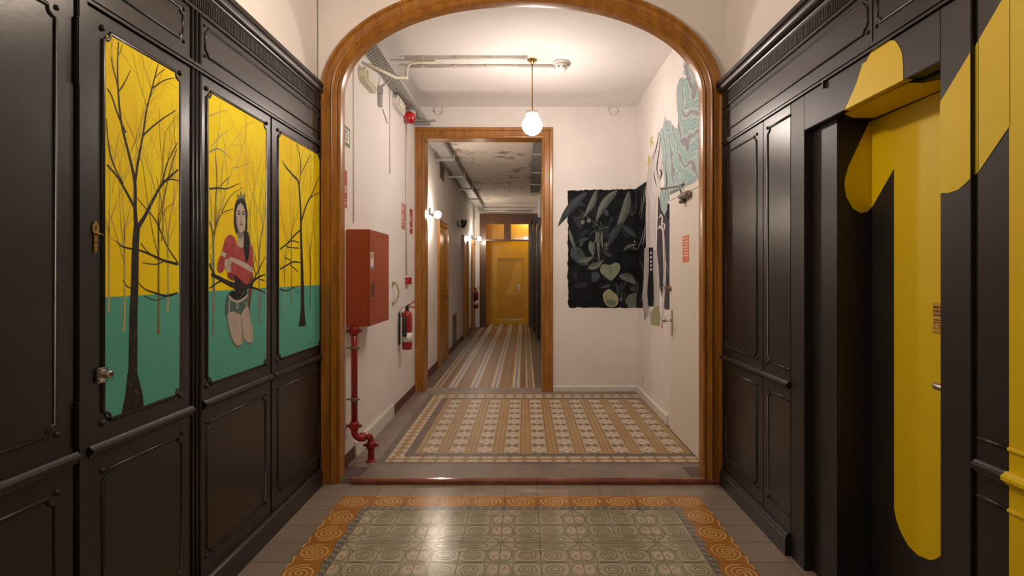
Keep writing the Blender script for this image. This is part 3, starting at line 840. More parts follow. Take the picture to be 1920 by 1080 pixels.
# lock + escutcheon
lk = MB(); y, z = L0(187), 1.384-(703-CY)*L0(187)/F
lk.rbox((XL, y-.022, z-.024), (XL+.012, y+.020, z+.024), .004).lathe([(.013, 0), (.014, .006), (.012, .018), (.006, .020)], (XL+.010, y+.012, z), (1, 0, 0), 14)
lk.box((XL+.029, y+.009, z-.005), (XL+.031, y+.015, z+.005), 1)
for a, c in ((-.017, -.019), (-.017, .019), (.015, -.019), (.015, .019)): lk.ball((XL+.012, y+a, z+c), .0026, 1, 6)
lk.build('cylinder_lock', [M['chrome'], M['void']], dB)
ec = MB(); y = L0(177.5); z = 1.384-(445-CY)*y/F
ec.prism([(y-.006, z-.047), (y+.006, z-.047), (y+.007, z+.010), (y+.014, z+.022), (y+.012, z+.038), (y+.004, z+.050), (y-.004, z+.050), (y-.012, z+.038), (y-.014, z+.022), (y-.007, z+.010)], 'x', XL, XL+.004)
ec.box((XL+.004, y-.002, z+.022), (XL+.0046, y+.002, z+.036), 1).tube([(XL+.012, y-.012, z+.010), (XL+.014, y, z+.012), (XL+.012, y+.018, z+.008)], .003)
ec.ball((XL+.004, y, z-.018), .0025, 1, 6).build('key_escutcheon', [M['brass'], M['void']], dB)
# painting B
tB = lambda a, c: (a*.5187, c*.5187)
pa = Paint(*pB, tB); ground_panel(pa)
W = .0022
for (px_, zb, h, m, w_, sd) in ((202, 1.26, .62, 4, .005, 3), (231, 1.19, .75, 4, .006, 5), (313, 1.24, .68, 4, .006, 8), (295, 1.16, .95, 3, .008, 12)):
    far_tree(pa, L0(px_), zb, h, m, w_, sd)
pa.line([(474, 1440), (474, 1400), (476, 1300), (478, 1130), (482, 1040), (485, 900), (490, 820)], [.056, .050, .044, .040, .037, .034, .030], 2, 5)
pa.poly([(430, 1512), (446, 1440), (456, 1350), (492, 1350), (512, 1430), (515, 1478), (480, 1492)], 2)
pa.line([(490, 850), (484, 760), (483, 660), (462, 560), (436, 455), (424, 350), (420, 240), (424, 150)], [.024, .017, .014, .011, .009, .007, .005, .003], 2, 4)
pa.line([(484, 660), (495, 580), (512, 490), (525, 400), (545, 320), (568, 230)], [.011, .010, .008, .007, .006, .003], 2)
pa.line([(512, 490), (550, 455), (590, 425), (632, 398)], [.007, .006, .005, .003], 2)
pa.line([(495, 820), (520, 780), (550, 720), (580, 668), (615, 635), (645, 608)], [.020, .015, .013, .011, .009, .006], 2)
pa.line([(580, 668), (600, 590), (625, 540), (638, 515)], [.007, .005, .004, .003], 2)
pa.line([(580, 655), (620, 648), (645, 655)], [.006, .005, .003], 2)
pa.line([(487, 760), (450, 690), (420, 640), (382, 595)], [.011, .009, .007, .006], 2)
pa.line([(440, 665), (400, 580), (385, 500), (380, 430)], [.006, .005, .004, .003], 2)
pa.line([(450, 480), (420, 410), (398, 345), (382, 320)], [.007, .006, .005, .004], 2)
pa.line([(425, 330), (445, 300), (468, 252)], [.005, .004, .002], 2)
pa.line([(420, 300), (405, 250), (395, 205)], [.004, .003, .002], 2)
pa.line([(425, 200), (435, 170), (445, 140)], .002, 2)
pa.line([(545, 320), (590, 290), (640, 280)], [.005, .004, .002], 2)
pa.line([(552, 285), (575, 262), (592, 250)], .003, 2)
pa.line([(640, 955), (590, 942), (540, 920), (500, 905), (440, 892), (415, 870)], [.010, .009, .007, .006, .005, .002], 2)
pa.line([(590, 942), (560, 955), (510, 950)], [.005, .004, .002], 2)
pa.line([(640, 950), (600, 890), (560, 800), (520, 750), (490, 715)], [.005, .005, .004, .003, .002], 2)
pa.line([(570, 940), (530, 910), (505, 880)], .003, 2)
pa.line([(580, 870), (585, 790), (575, 700), (560, 640)], [.006, .004, .003, .002], 3)
pa.line([(585, 780), (600, 750), (625, 735)], .003, 3)
pa.line([(645, 1055), (600, 1070), (560, 1060), (520, 1045), (495, 1020)], [.008, .007, .006, .004, .002], 2)
pa.line([(600, 1070), (560, 1085), (515, 1070)], .003, 2)
pa.line([(480, 1045), (455, 1035), (440, 1010)], .003, 2)
rr = random.Random(4)
for (a, c, an, ln, m) in ((424, 330, 2.0, .22, 3), (462, 560, 1.2, .26, 3), (530, 400, 1.9, .3, 3), (525, 380, .9, .24, 3), (620, 640, 1.6, .22, 3), (410, 600, 1.8, .25, 4), (560, 700, 1.9, .3, 4), (600, 600, 1.2, .25, 3), (548, 340, 2.2, .2, 3), (600, 900, 1.3, .3, 4), (540, 800, 1.7, .32, 4), (500, 500, 1.5, .3, 4), (400, 700, 1.5, .3, 4), (630, 780, 1.7, .3, 4)):
    q = pa.P((a, c)); twigs(pa, *q, an, ln*.8, .0019, m, 2 if m == 3 else 1, .5, rr)
pa.mb.build('tree_painting', PM, dB)['label'] = 'yellow and teal painting of a large bare tree'

# --- fluted post between B and C
yC0, yC1, yD0, yD1 = L0(377), L0(507.5), L0(509.5), L0(601.5)
uC = empty('painted_double_cupboard', (XL, (yC0+yD1)/2, 0), 'black double cupboard beside the arch painted with a kneeling crowned girl and slim tree', 'cupboard')
b = MB().box((XL-.02, yB1+.003, .1), (XL, yC0-.003, 2.45))
for k in range(3):
    y = yB1+.010+(yC0-yB1-.020)*k/2; b.tube([(XL+.001, y, .11), (XL+.001, y, 2.45)], .0075, 8)
b.build('fluted_post', M['black'], uC)
pC = (L0(389), L0(497), .918, 2.151); pD = (L0(521.5), L0(598), .918, 2.151)
pB2 = []
for (y0, y1, p) in ((yC0, yC1, pC), (yD0, yD1, pD)):
    b = MB(); slab(b, XL, 1, y0, y1, ZD-.016, ZRAIL-.012); moulding(b, XL, 1, p[0]-.006, p[1]+.006, p[2]-.006, p[3]+.006, .008, .030); dado(b, XL, 1, y0+.002, y1-.002)
    pB2.append(b.build('upper_door', M['black'], uC))
    b = MB(); slab(b, XL, 1, y0, y1, .10, ZD-.020); moulding(b, XL, 1, p[0]-.005, p[1]+.005, LZ0, LZ1); b.build('lower_door', M['black'], uC)
transom(yB1+.003, yD1, yC0+.03, yD1-.02, uC)
# painting D : slim tree
tC = lambda a, c: (340+a*.3425, 330+c*.3426)
pa = Paint(*pD, tC); ground_panel(pa)
for (px_, zb, h, m, w_, sd) in ((545, 1.21, .9, 3, .006, 31), (580, 1.15, .85, 3, .006, 35), (532, 1.17, .5, 4, .006, 36), (590, 1.35, .7, 4, .005, 39)):
    far_tree(pa, L0(px_), zb, h, m, w_, sd)
pa.poly([(638, 825), (650, 720), (652, 600), (668, 600), (668, 720), (678, 820)], 2)
pa.line([(660, 760), (658, 600), (655, 450), (650, 300), (650, 230), (645, 120), (635, 30), (610, 0), (560, -60), (548, -90)], [.060, .046, .038, .030, .026, .022, .018, .014, .009, .004], 2, 4)
pa.line([(640, 60), (650, -40), (640, -130), (620, -200), (600, -300)], [.012, .011, .009, .006, .003], 2)
pa.line([(645, 0), (690, -90), (740, -180), (770, -210)], [.009, .008, .006, .004], 3)
pa.line([(652, 250), (680, 160), (715, 90), (750, 5), (770, -40)], [.018, .014, .010, .007, .005], 2)
pa.line([(690, 130), (730, 100), (755, 90)], [.008, .006, .004], 2)
pa.line([(655, 290), (620, 320), (575, 370), (535, 400)], [.010, .010, .009, .008], 2)
pa.line([(640, 365), (610, 355), (580, 365)], .006, 2); pa.line([(600, 350), (570, 385), (640, 395)], .006, 2)
pa.line([(655, 475), (610, 470), (570, 490), (535, 510)], [.006, .008, .009, .009], 2)
pa.line([(590, 485), (620, 510), (635, 525)], .006, 2); pa.line([(600, 470), (585, 455), (560, 450)], .006, 2)
pa.line([(535, 620), (570, 628), (600, 615), (635, 600)], [.008, .008, .006, .003], 2); pa.line([(600, 600), (640, 640)], .004, 2)
pa.line([(700, 720), (705, 500), (700, 400), (715, 380)], [.008, .006, .005, .003], 2)
rr = random.Random(14)
for (a, c, an, ln, m) in ((650, 100, 1.2, .4, 3), (640, 0, 1.9, .35, 3), (700, 100, 1.4, .4, 3), (600, 20, 1.6, .4, 4), (720, 0, 1.5, .4, 4), (600, 420, 1.9, .35, 4), (690, 400, 1.3, .4, 4), (600, 300, 1.5, .4, 4)):
    q = pa.P((a, c)); twigs(pa, *q, an, ln*.75, .0026, m, 2 if m == 3 else 1, .5, rr)
pa.line([(693, 915), (710, 913), (725, 917), (737, 914)], .004, 3, 3)
pa.mb.build('tree_painting', PM, pB2[1])['label'] = 'yellow and teal painting of a slim dark tree'
# painting C : kneeling girl
pa = Paint(*pC, tC); ground_panel(pa)
for (px_, zb, h, m, w_, sd) in ((398, 1.12, .95, 5, .012, 51), (484, 1.13, .8, 5, .010, 55), (468, 1.33, .9, 4, .005, 58)):
    far_tree(pa, L0(px_), zb, h, m, w_, sd)
pa.poly([(160, 733), (166, 600), (178, 600), (180, 733)], 5); pa.poly([(415, 732), (424, 620), (430, 620), (432, 732)], 5)
pa.line([(172, 620), (170, 320)], .014, 5); pa.line([(170, 330), (160, 280), (148, 250)], .010, 3); pa.line([(170, 320), (190, 260), (215, 205), (280, 180)], [.012, .009, .006, .004], 3)
pa.line([(178, 300), (180, 150), (190, 0), (180, -120)], [.008, .007, .006, .004], 3)
pa.line([(148, 70), (200, 66), (240, 70), (280, 55), (320, 38)], [.008, .008, .006, .004, .002], 2); pa.line([(200, 66), (230, 30), (262, 2)], [.005, .004, .002], 2)
pa.line([(215, 200), (250, 130), (285, 90), (330, 65)], [.007, .006, .004, .003], 3)
pa.line([(148, -130), (190, -150), (230, -130), (270, -90)], [.007, .006, .004, .002], 5); pa.line([(148, -330), (200, -350), (240, -360)], [.006, .004, .002], 4)
pa.line([(160, -160), (200, -210), (250, -250)], [.004, .004, .002], 5)
rr = random.Random(24)
for (a, c, an, ln, m) in ((230, -130, .6, .35, 4), (300, -60, 1.2, .4, 4), (360, 0, 1.6, .5, 4), (420, 200, 1.5, .4, 3), (400, 300, 1.8, .4, 3), (440, 330, 1.3, .35, 3), (200, 100, 1.3, .3, 4), (150, 400, 1.1, .3, 3)):
    q = pa.P((a, c)); twigs(pa, *q, an, ln*.75, .0026, m, 2 if m == 3 else 1, .5, rr)
# thick branch growing behind and through her
pa.line([(148, 470), (160, 510), (190, 560)], [.014, .010, .008], 2)
pa.line([(148, 535), (200, 558), (250, 585), (300, 605)], [.016, .018, .022, .030], 2)
pa.line([(148, 615), (190, 585), (215, 573)], [.006, .007, .008], 2)
# hair at the back
pa.poly([(300, 130), (288, 160), (283, 210), (282, 260), (290, 300), (298, 318), (320, 318), (350, 300), (366, 330), (372, 400), (362, 450), (352, 498), (343, 470), (335, 420), (336, 350), (340, 250), (352, 180), (345, 140), (322, 122)], 12, 2)
# arm behind (right side of the picture) and body of the jumper
pa.poly([(372, 380), (386, 410), (388, 520), (386, 600), (376, 660), (368, 735), (360, 738), (362, 650), (360, 560), (350, 440)], 9, 2)
pa.poly([(250, 325), (232, 350), (222, 395), (196, 470), (190, 505), (196, 525), (214, 530), (236, 500), (246, 470), (252, 500), (246, 540), (256, 562), (290, 575), (318, 590), (352, 598), (372, 560), (388, 500), (386, 410), (370, 380), (340, 350), (322, 388), (300, 378), (288, 340), (268, 322)], 8, 3)
pa.poly([(248, 540), (258, 562), (292, 576), (285, 545), (262, 528)], 9)
pa.poly([(208, 432), (214, 410), (240, 425), (234, 447)], 10); pa.poly([(258, 442), (300, 455), (350, 478), (386, 505), (386, 532), (350, 510), (300, 482), (258, 462)], 10)
pa.poly([(300, 345), (303, 372), (322, 388), (336, 372), (336, 300), (303, 300)], 6)
pa.line([(300, 372), (320, 388), (336, 380)], .008, 10)
# dark belly of branches
pa.poly([(285, 535), (318, 570), (350, 598), (356, 625), (330, 640), (312, 675), (296, 672), (292, 630), (272, 600), (288, 590)], 2)
pa.line([(300, 610), (340, 605), (370, 600), (395, 570), (425, 550), (455, 538)], [.030, .026, .018, .013, .009, .005], 2)
pa.line([(350, 605), (400, 615), (455, 640)], [.014, .010, .005], 2)
pa.line([(375, 595), (410, 530), (435, 480), (455, 440)], [.010, .009, .007, .004], 2); pa.line([(405, 545), (390, 490), (400, 440)], [.006, .005, .003], 2)
pa.line([(425, 565), (450, 572)], .005, 2)
# waist, shorts
pa.poly([(252, 640), (275, 628), (292, 630), (296, 668), (312, 676), (330, 645), (352, 628), (356, 640), (350, 660), (322, 678), (290, 682), (262, 665)], 12)
pa.poly([(252, 640), (240, 665), (234, 700), (232, 760), (244, 775), (258, 752), (285, 748), (318, 760), (340, 735), (356, 712), (358, 680), (354, 640), (346, 662), (320, 680), (292, 684), (264, 668)], 11)
# thighs
pa.poly([(246, 768), (258, 752), (286, 748), (318, 760), (326, 820), (331, 880), (328, 915), (314, 935), (298, 934), (275, 905), (262, 860), (250, 815)], 6, 2)
pa.poly([(320, 758), (341, 738), (357, 714), (366, 740), (374, 790), (386, 850), (386, 895), (376, 918), (362, 918), (342, 898), (331, 860), (326, 810)], 6, 2)
pa.line([(246, 770), (252, 820), (264, 870), (278, 908), (300, 936)], [.004, .010, .012, .010, .004], 7)
pa.line([(320, 760), (326, 820), (332, 880), (345, 905)], [.003, .008, .010, .006], 7)
pa.poly([(276, 900), (298, 926), (320, 925), (328, 905), (318, 938), (298, 938)], 7); pa.poly([(342, 895), (362, 912), (380, 905), (374, 922), (360, 922)], 7)
pa.line([(254, 655), (268, 672), (292, 686), (320, 682), (345, 664), (354, 650)], .012, 10)
pa.line([(262, 670), (256, 700), (256, 745), (246, 768)], .008, 10); pa.line([(256, 750), (286, 745)], .006, 10)
pa.line([(345, 690), (352, 712), (330, 745)], .007, 10); pa.line([(300, 686), (296, 710), (302, 725), (308, 712), (304, 690)], .006, 10)
# hand lifting the hem
pa.poly([(232, 462), (246, 452), (262, 462), (270, 480), (262, 490), (268, 518), (258, 528), (240, 518), (230, 490)], 6, 2)
pa.line([(246, 480), (256, 505), (262, 524)], .004, 7); pa.line([(240, 490), (246, 515)], .004, 7)
# face
pa.poly([(300, 150), (292, 180), (290, 220), (294, 265), (304, 300), (320, 308), (338, 296), (344, 255), (345, 210), (342, 170), (325, 138), (308, 138)], 6, 2)
pa.poly([(303, 300), (322, 310), (338, 297), (337, 322), (318, 345), (303, 330)], 7)
pa.poly([(290, 215), (293, 262), (303, 298), (312, 304), (302, 262), (297, 218)], 7)
pa.poly([(311, 132), (294, 150), (286, 200), (286, 250), (296, 300), (300, 290), (292, 250), (293, 200), (302, 165), (318, 145), (336, 165), (343, 200), (346, 250), (342, 310), (350, 330), (356, 280), (357, 200), (348, 150), (330, 128)], 12)
pa.poly([(336, 300), (346, 300), (362, 345), (368, 400), (362, 450), (350, 480), (342, 440), (334, 380)], 12)
pa.line([(301, 197), (309, 193), (316, 198)], [.003, .007, .003], 12, 2); pa.line([(327, 198), (334, 195), (340, 200)], [.003, .007, .003], 12, 2)
pa.line([(302, 210), (309, 206), (315, 211)], [.004, .010, .004], 12, 2); pa.line([(328, 211), (334, 207), (339, 212)], [.004, .010, .004], 12, 2)
pa.line([(321, 200), (319, 225), (321, 243)], .004, 7, 2); pa.line([(315, 246), (321, 250), (328, 246)], .005, 7, 2)
pa.poly([(311, 264), (317, 258), (321, 260), (326, 258), (331, 264), (326, 271), (316, 271)], 14)
pa.poly([(303, 136), (300, 95), (312, 112), (318, 78), (328, 108), (346, 92), (344, 136), (324, 126)], 13)
pa.line([(310, 130), (312, 115)], .003, 10, 1); pa.line([(326, 122), (325, 108)], .003, 10, 1)
pa.line([(304, 134), (324, 124), (343, 134)], .005, 12, 2)
pa.mb.build('girl_painting', PM, pB2[0])['label'] = 'painting of a kneeling girl with crown and red jumper'

# ------------------------------------------------------------------ right panelling
R0 = lambda px: yl(px, XR)
struct(MB().box((1.322, R0(1508)+.16, 0), (1.326, 3.72, 2.30)), 'wall_right.003', M['void'], 'dark backing behind the right panelling')
cornice(XR, -1, .7, 3.692, 'black crown moulding with reeded frieze along the top of the right panelling', 'cornice_moulding', .05)
plinth(XR, -1, R0(1482)+.002, 3.69, 'black skirting under the right panelling', 'baseboard_right')
uR = empty('panelled_cupboard', (XR, 3.2, 0), 'narrow black cupboard with two panelled doors right of the arch', 'cupboard')
yR = (R0(1482.5), R0(1431), 3.70)
for k, (y0, y1, m0, m1, sd) in enumerate(((yR[0], yR[1]-.0025, yR[0]+.001, R0(1440), 'tbr'), (yR[1]+.0025, yR[2], R0(1419), R0(1361), 'tblr'))):
    b = MB(); slab(b, XR, -1, y0, y1, ZD-.016, ZRAIL-.012); moulding(b, XR, -1, m0, m1, .910, 2.155, .007, sides=sd); dado(b, XR, -1, y0, y1); b.build('upper_door', M['black'], uR)
    b = MB(); slab(b, XR, -1, y0, y1, .10, ZD-.020); moulding(b, XR, -1, m0, m1, LZ0, .760, .007, sides=sd); b.build('lower_door', M['black'], uR)
transom(R0(1636), 3.70, R0(1626), R0(1362), uR, X=XR, s=-1)
# casing round the alcove, flat black boards
yAl0, yAl1, zAl, XD = 1.767, 2.625, 2.047, 1.485
ca = MB()
ca.rbox((XR, yAl1, 0), (XR+.022, yR[0]-.002, ZRAIL-.012), .002)
ca.rbox((XR, yAl0, zAl), (XR+.022, yAl1+.0, ZRAIL-.012), .002)
ca.rbox((XR, 1.645, 0), (XR+.022, yAl0, ZRAIL-.012), .002)
ca.box((XR-.012, R0(1548), ZRAIL-.040), (XR-.002, R0(1546), ZRAIL-.010))
caso = ca.build('alcove_casing', [M['blackm']])
tag(caso, 'flat black boards framing the recessed door on the right', 'door casing')
rv = MB()
rv.box((XR+.022, yAl1, 0), (1.52, yAl1+.02, zAl+.02)).box((XR+.022, yAl0-.02, 0), (1.52, yAl0, zAl+.02)).box((XR+.022, yAl0, zAl), (1.52, yAl1, zAl+.02))
rv.rbox((1.34, 2.42, 0), (1.52, yAl1, zAl), .003)
rv.rbox((1.36, yAl0, zAl-.012), (1.52, yAl1, zAl), .002)
rv.build('reveal', M['blackm'], caso)
d2 = empty('door_2', (XD, 2.1, 0), 'recessed black door with steel lever handle and notice, crossed by a yellow painted stroke', kind='structure')
MB().rbox((XD, yAl0+.002, .004), (XD+.03, 2.419, zAl-.013), .002).build('door_leaf', M['blackm'], d2)
hd = MB(); yh, zh = 1.93, 1.384-(728-CY)*1.955/F
hd.rbox((XD-.006, yh-.1, zh-.02), (XD, yh-.04, zh+.02), .004).tube([(XD, yh-.07, zh), (XD-.042, yh-.07, zh)], .010)
hd.tube([(XD-.042, yh-.075, zh), (XD-.044, yh-.02, zh+.001), (XD-.045, yh+.045, zh+.003), (XD-.038, yh+.058, zh+.004)], [.011, .012, .013, .012], 10)
hd.build('lever_handle', M['metal'], d2)
# black cupboard beyond the near edge
yN0, yN1 = .7, R0(1834)
uN = empty('panelled_cupboard', (XR, 1.2, 0), 'black and yellow panelled cupboard at the right edge, nearest the camera', 'cupboard')
BK = [M['black'], M['yellow']]
yS = 1.384
yS = R0(1892)
b = MB()
for (a, c, m) in ((yN0, yS, 1), (yS, yN1, 0)):
    b.box((XR, a, ZD), (XR+.024, c, ZRAIL-.012), m); dado(b, XR, -1, a, c, m=m)
    b.tube([(XR, a, .912), (XR, c, .912)], .0065, 8, m)
b.build('upper_door', BK, uN)
b = MB()
for (a, c, m) in ((yN0, yS, 1), (yS, yN1, 0)):
    b.box((XR, a, .02), (XR+.024, c, ZD-.018), m); b.tube([(XR, a, .748), (XR, c, .748)], .0065, 8, m)
b.build('lower_door', BK, uN)
b = MB().box((XR+.012, yN1, .0), (XR+.03, 1.645, ZRAIL)); b.build('gap', M['void'], uN)
transom(yN0, R0(1636)-.003, yN0+.05, R0(1645), uN, X=XR, s=-1)
# the yellow figure 11
nm = MB()
def ppoly(pts, X, d, m=0, b=None):
    q = [onx(px_, py_, X)[1:] for px_, py_ in pts]
    if b: q = clip(q, b)
    nm.poly([(X-d, y, z) for y, z in q], m)
top = [(1581.5, 212), (1593, 187), (1606, 157), (1618, 119), (1624, 116), (1634, 97), (1647.5, 82), (1665, 75), (1678, 76), (1682, 80), (1688, 90), (1692, 101), (1694, 122), (1694, 148)]
ppoly(top+[(1694, 260), (1581.5, 260)], XR, .0012, 0, (yAl0, yAl1, zAl-.001, 2.4))
ya, yb = R0(1581), R0(1697)
nm.poly([(XR-.001, ya, zAl), (XR-.001, yb, zAl), (XR+.03, yb, zAl-.002), (XR+.03, ya, zAl-.002)])
# underside of the head
zs = zAl-.0135
def onz(px_, py_, z):
    Y = (z-H)*F/(CY-py_); return ((px_-CX)*Y/F, Y, z)
u_ = [onz(1583, 213.5, zs), onz(1600, 221, zs), onz(1640, 221, zs), (1.484, 1.85, zs), (1.42, 1.87, zs), (1.365, yb, zs), (XR+.012, yb, zs)]
nm.poly([(min(x, 1.484), y, z) for x, y, z in u_])
# on the door leaf and frame
stem = [(1634, 221), (1620, 249), (1591, 311), (1584, 335), (1583.5, 350), (1587, 370), (1599, 391), (1614, 399.5), (1626, 397), (1637, 386), (1677, 316), (1677, 953), (1681, 974), (1690, 999), (1704, 1024), (1721.6, 1041), (1743, 1050), (1753, 1049), (1763, 1043), (1800, 1000), (1800, 60), (1634, 60)]
ppoly(stem, XD, .0012, 0, (1.80, 2.419, .01, zs-.0005))
fr = [ony(px_, py_, 2.42) for px_, py_ in stem]
q = clip([(x, z) for x, y, z in fr], (1.343, XD-.0015, .01, zs-.0005)); nm.poly([(x, 2.4190, z) for x, z in q])
# second digit on the flat board and the cupboard
sec = [(1763, 192), (1826, 88), (1836, 74), (1879, 0), (1980, -170), (2200, -400), (2200, 1300), (1892, 1300), (1892, 239), (1836, 321), (1824, 330), (1813, 342), (1797, 356), (1778, 362), (1763, 362)]
s_a = [(1763, 192), (1826, 88), (1836, 74), (1836, 321), (1824, 330), (1813, 342), (1797, 356), (1778, 362), (1763, 362)]
ppoly(s_a, XR, .0012, 0, (1.646, yAl0-.0005, 0, ZRAIL-.013))
s_b = [(1836, 74), (1879, 0), (1906, -48), (1906, 217), (1892, 239), (1836, 321)]
ppoly(s_b, XR, .0012, 0, (yS-.002, yN1, .93, ZRAIL-.013))
q = clip([onx(a, c, XR+.012)[1:] for a, c in ((1800, 130), (1838, 72), (1850, 40), (1850, 310), (1836, 322), (1800, 350))], (yN1, 1.645, 0, ZRAIL-.013))
nm.poly([(XR+.011, y, z) for y, z in q], 0)
tag(nm.build('painted_numeral', M['yellow']), 'giant yellow number 11 painted across the black door, casing and cupboard on the right', 'painted number')
# notice on the black door
nt = MB(); yn = yl(1762, XD)
tp = lambda u, v: (XD-.0030, 1.985-.047-u, v)
y1n = yl(1750, XD); z0n, z1n = H-(625-CY)*y1n/F, H-(567-CY)*y1n/F
nt.box((XD-.0025, y1n-.11, z0n), (XD-.0014, y1n, z1n))
def dplace(y_left, z): return lambda u, v: (XD-.0028, y_left-u, z+v)
rq = random.Random(2)
for z_o in (.012, .026, .040):          # rows of print too small to read in the photograph
    u = .005
    while u < .098:
        wq = rq.uniform(.004, .009); nt.box((XD-.003, y1n-u-wq, z1n-z_o-.009), (XD-.0025, y1n-u, z1n-z_o), 1); u += wq+rq.choice((.0018, .0018, .005))
for k in range(2): nt.box((XD-.003, y1n-.100, z1n-.064-.009*k), (XD-.0025, y1n-.006, z1n-.060-.009*k), 1)
text_mb(nt, 'Lo', .034, dplace(y1n-.006, z0n+.018), 1, 'LEFT'); nt.box((XD-.003, y1n-.105, z0n+.003), (XD-.0025, y1n-.004, z0n+.005), 1)
tag(nt.build('door_notice', [M['note'], M['ink']]), 'small orange printed notice stuck on the yellow stroke of the black door', 'notice')

# ------------------------------------------------------------------ vestibule : skirting, door, fittings
struct(MB().prism([(YB, FZ), (YB-.018, FZ), (YB-.018, FZ+.052), (YB-.010, FZ+.062), (YB, FZ+.064)], 'x', .33, WR), 'baseboard_back', M['skirt'], 'cream skirting on the back wall')
yD = 4.90
struct(MB().prism([(WR, FZ), (WR-.018, FZ), (WR-.018, FZ+.075), (WR-.008, FZ+.085), (WR, FZ+.085)], 'y', yD+.12, YB-.0185), 'baseboard_right.001', M['skirt'], 'cream skirting along the right vestibule wall')
yw0, yw1 = 4.13, 5.33
struct(MB().prism([(WL, FZ), (WL+.020, FZ), (WL+.020, FZ+.105), (WL+.008, FZ+.120), (WL, FZ+.120)], 'y', yw0, yw1), 'baseboard_left.001', M['skirt'], 'cream skirting board low on the left vestibule wall')
struct(MB().box((WL, ARY1, FZ), (WL+.008, yw0, FZ+.085)).box((WL, yw1, FZ), (WL+.008, YB-.03, FZ+.085)).box((WL, YB+.19, FZ), (WL+.008, YE, FZ+.095)), 'baseboard_left.002', M['maroon'], 'dark maroon painted skirting along the left walls')
d3 = empty('door_3', (WR, 4.4, FZ), 'cream flush door with overhead closer in the right vestibule wall', kind='structure')
zd = 2.048
MB().rbox((WR-.006, 3.93, FZ+.004), (WR-.024, yD-.04, zd-.045), .003).build('door_leaf', M['door_white'], d3)
fr_ = MB().rbox((WR, yD-.035, FZ), (WR-.020, yD+.005, zd-.041), .003).rbox((WR, 3.85, zd-.040), (WR-.020, yD+.005, zd+.010), .003); fr_.build('door_frame', M['door_white'], d3)
b = MB(); b.box((WR-.022, yD-.039, FZ+.004), (WR-.005, yD-.036, zd-.045)); b.build('door_gap', M['void'], d3)
# lever handle + plate, lock, closer
y_, z_ = 4.80, H-(600-CY)*4.80/F
b = MB().rbox((WR-.030, y_-.022, z_-.14), (WR-.024, y_+.022, z_+.085), .002).tube([(WR-.024, y_, z_), (WR-.075, y_, z_)], .010).tube([(WR-.075, y_, z_), (WR-.078, y_-.05, z_+.002), (WR-.072, y_-.115, z_)], .009)
b.ball((WR-.085, y_+.01, z_), .022, 0, 10).build('lever_handle', M['metal'], d3)
z_ = H-(541-CY)*4.86/F
MB().lathe([(.020, 0), (.020, .012), (.012, .018)], (WR-.024, 4.84, z_), (-1, 0, 0)).box((WR-.045, 4.865, z_-.02), (WR-.022, 4.89, z_+.025)).build('rim_lock', M['rust'], d3)
zc = H-(366-CY)*4.35/F
b = MB().rbox((WR-.070, 4.23, zc-.026), (WR-.024, 4.46, zc+.022), .012).lathe([(.024, 0), (.024, .03), (.016, .036)], (WR-.05, 4.41, zc-.055))
b
b.tube([(WR-.05, 4.41, zc+.02), (WR-.055, 4.50, 2.075), (WR-.075, 4.95, 2.122)], .008).tube([(WR-.075, 4.95, 2.122), (WR-.03, 4.70, 2.10), (WR-.012, 4.5, 2.095)], .0055).ball((WR-.075, 4.95, 2.122), .013)
b.build('door_closer', pmat('worn_dark_steel', (.28, .24, .20), .4, (.18, .15, .12), 40, metal=.7), d3)
tag(MB().box((WR-.0248, yl(1293, WR-.02)-.0, H-(491-CY)*4.35/F), (WR-.026, yl(1281, WR-.02), H-(441-CY)*4.35/F)).build('door_sign', M['signorange']), 'vertical orange strip sign on the cream vestibule door', 'sign')
so = bpy.data.objects['door_sign']; y0s, y1s = yl(1293, WR-.02), yl(1281, WR-.02); z0s, z1s = H-(491-CY)*4.35/F, H-(441-CY)*4.35/F
b = MB(); k = 0
for i in range(7):
    zz_ = z1s-.02-i*.022; b.box((WR-.0262, y0s+.012, zz_-.007), (WR-.0268, y1s-.012-(i % 3)*.012, zz_))
b.build('lettering', M['signwhite'], so)
sk = MB().rbox((WR-.012, 6.05, .19+FZ), (WR, 6.14, .28+FZ), .004).lathe([(.020, 0), (.022, .006), (.015, .007)], (WR-.012, 6.095, .235+FZ), (-1, 0, 0))
tag(sk.build('wall_socket', M['white']), 'white wall socket low in the vestibule corner', 'socket')

# botanical mural on the back wall (plane y) continuing on the right wall
mu = MB(); mm = [M['mblack'], M['mleafdd'], M['mleafd'], M['mleaf'], M['mleafl'], M['mleafy'], M['mh2'], M['mh3'], M['mh4']]
tM = lambda a, c: (1030+a*.25, 330+c*.25)
ml = [0]
def mpoly(pts, m, sm=0, x=None):
    ml[0] += 1; d = .0015+.000008*ml[0]
    q = [ony(*tM(*p), YB) for p in pts]; q = [(a, c) for a, _, c in q]
    if sm: q = smooth(q, sm, True)
    q = clip(q, (-9, WR-.001, 0, 3))
    if len(q) > 2: mu.poly([(a, YB-d, c) for a, c in q], m)
rg = random.Random(3); ed = []
for i in range(34): ed.append((136+rg.uniform(-4, 8), 112+i*26))
bot_ = [(150+i*18, 988+rg.uniform(-5, 4)) for i in range(31)]
topp = [(700-i*16, 98+(i/34)*10+rg.uniform(-4, 3)) for i in range(35)]
mpoly(ed+bot_+[(720, 985), (720, 98)]+topp, 0)
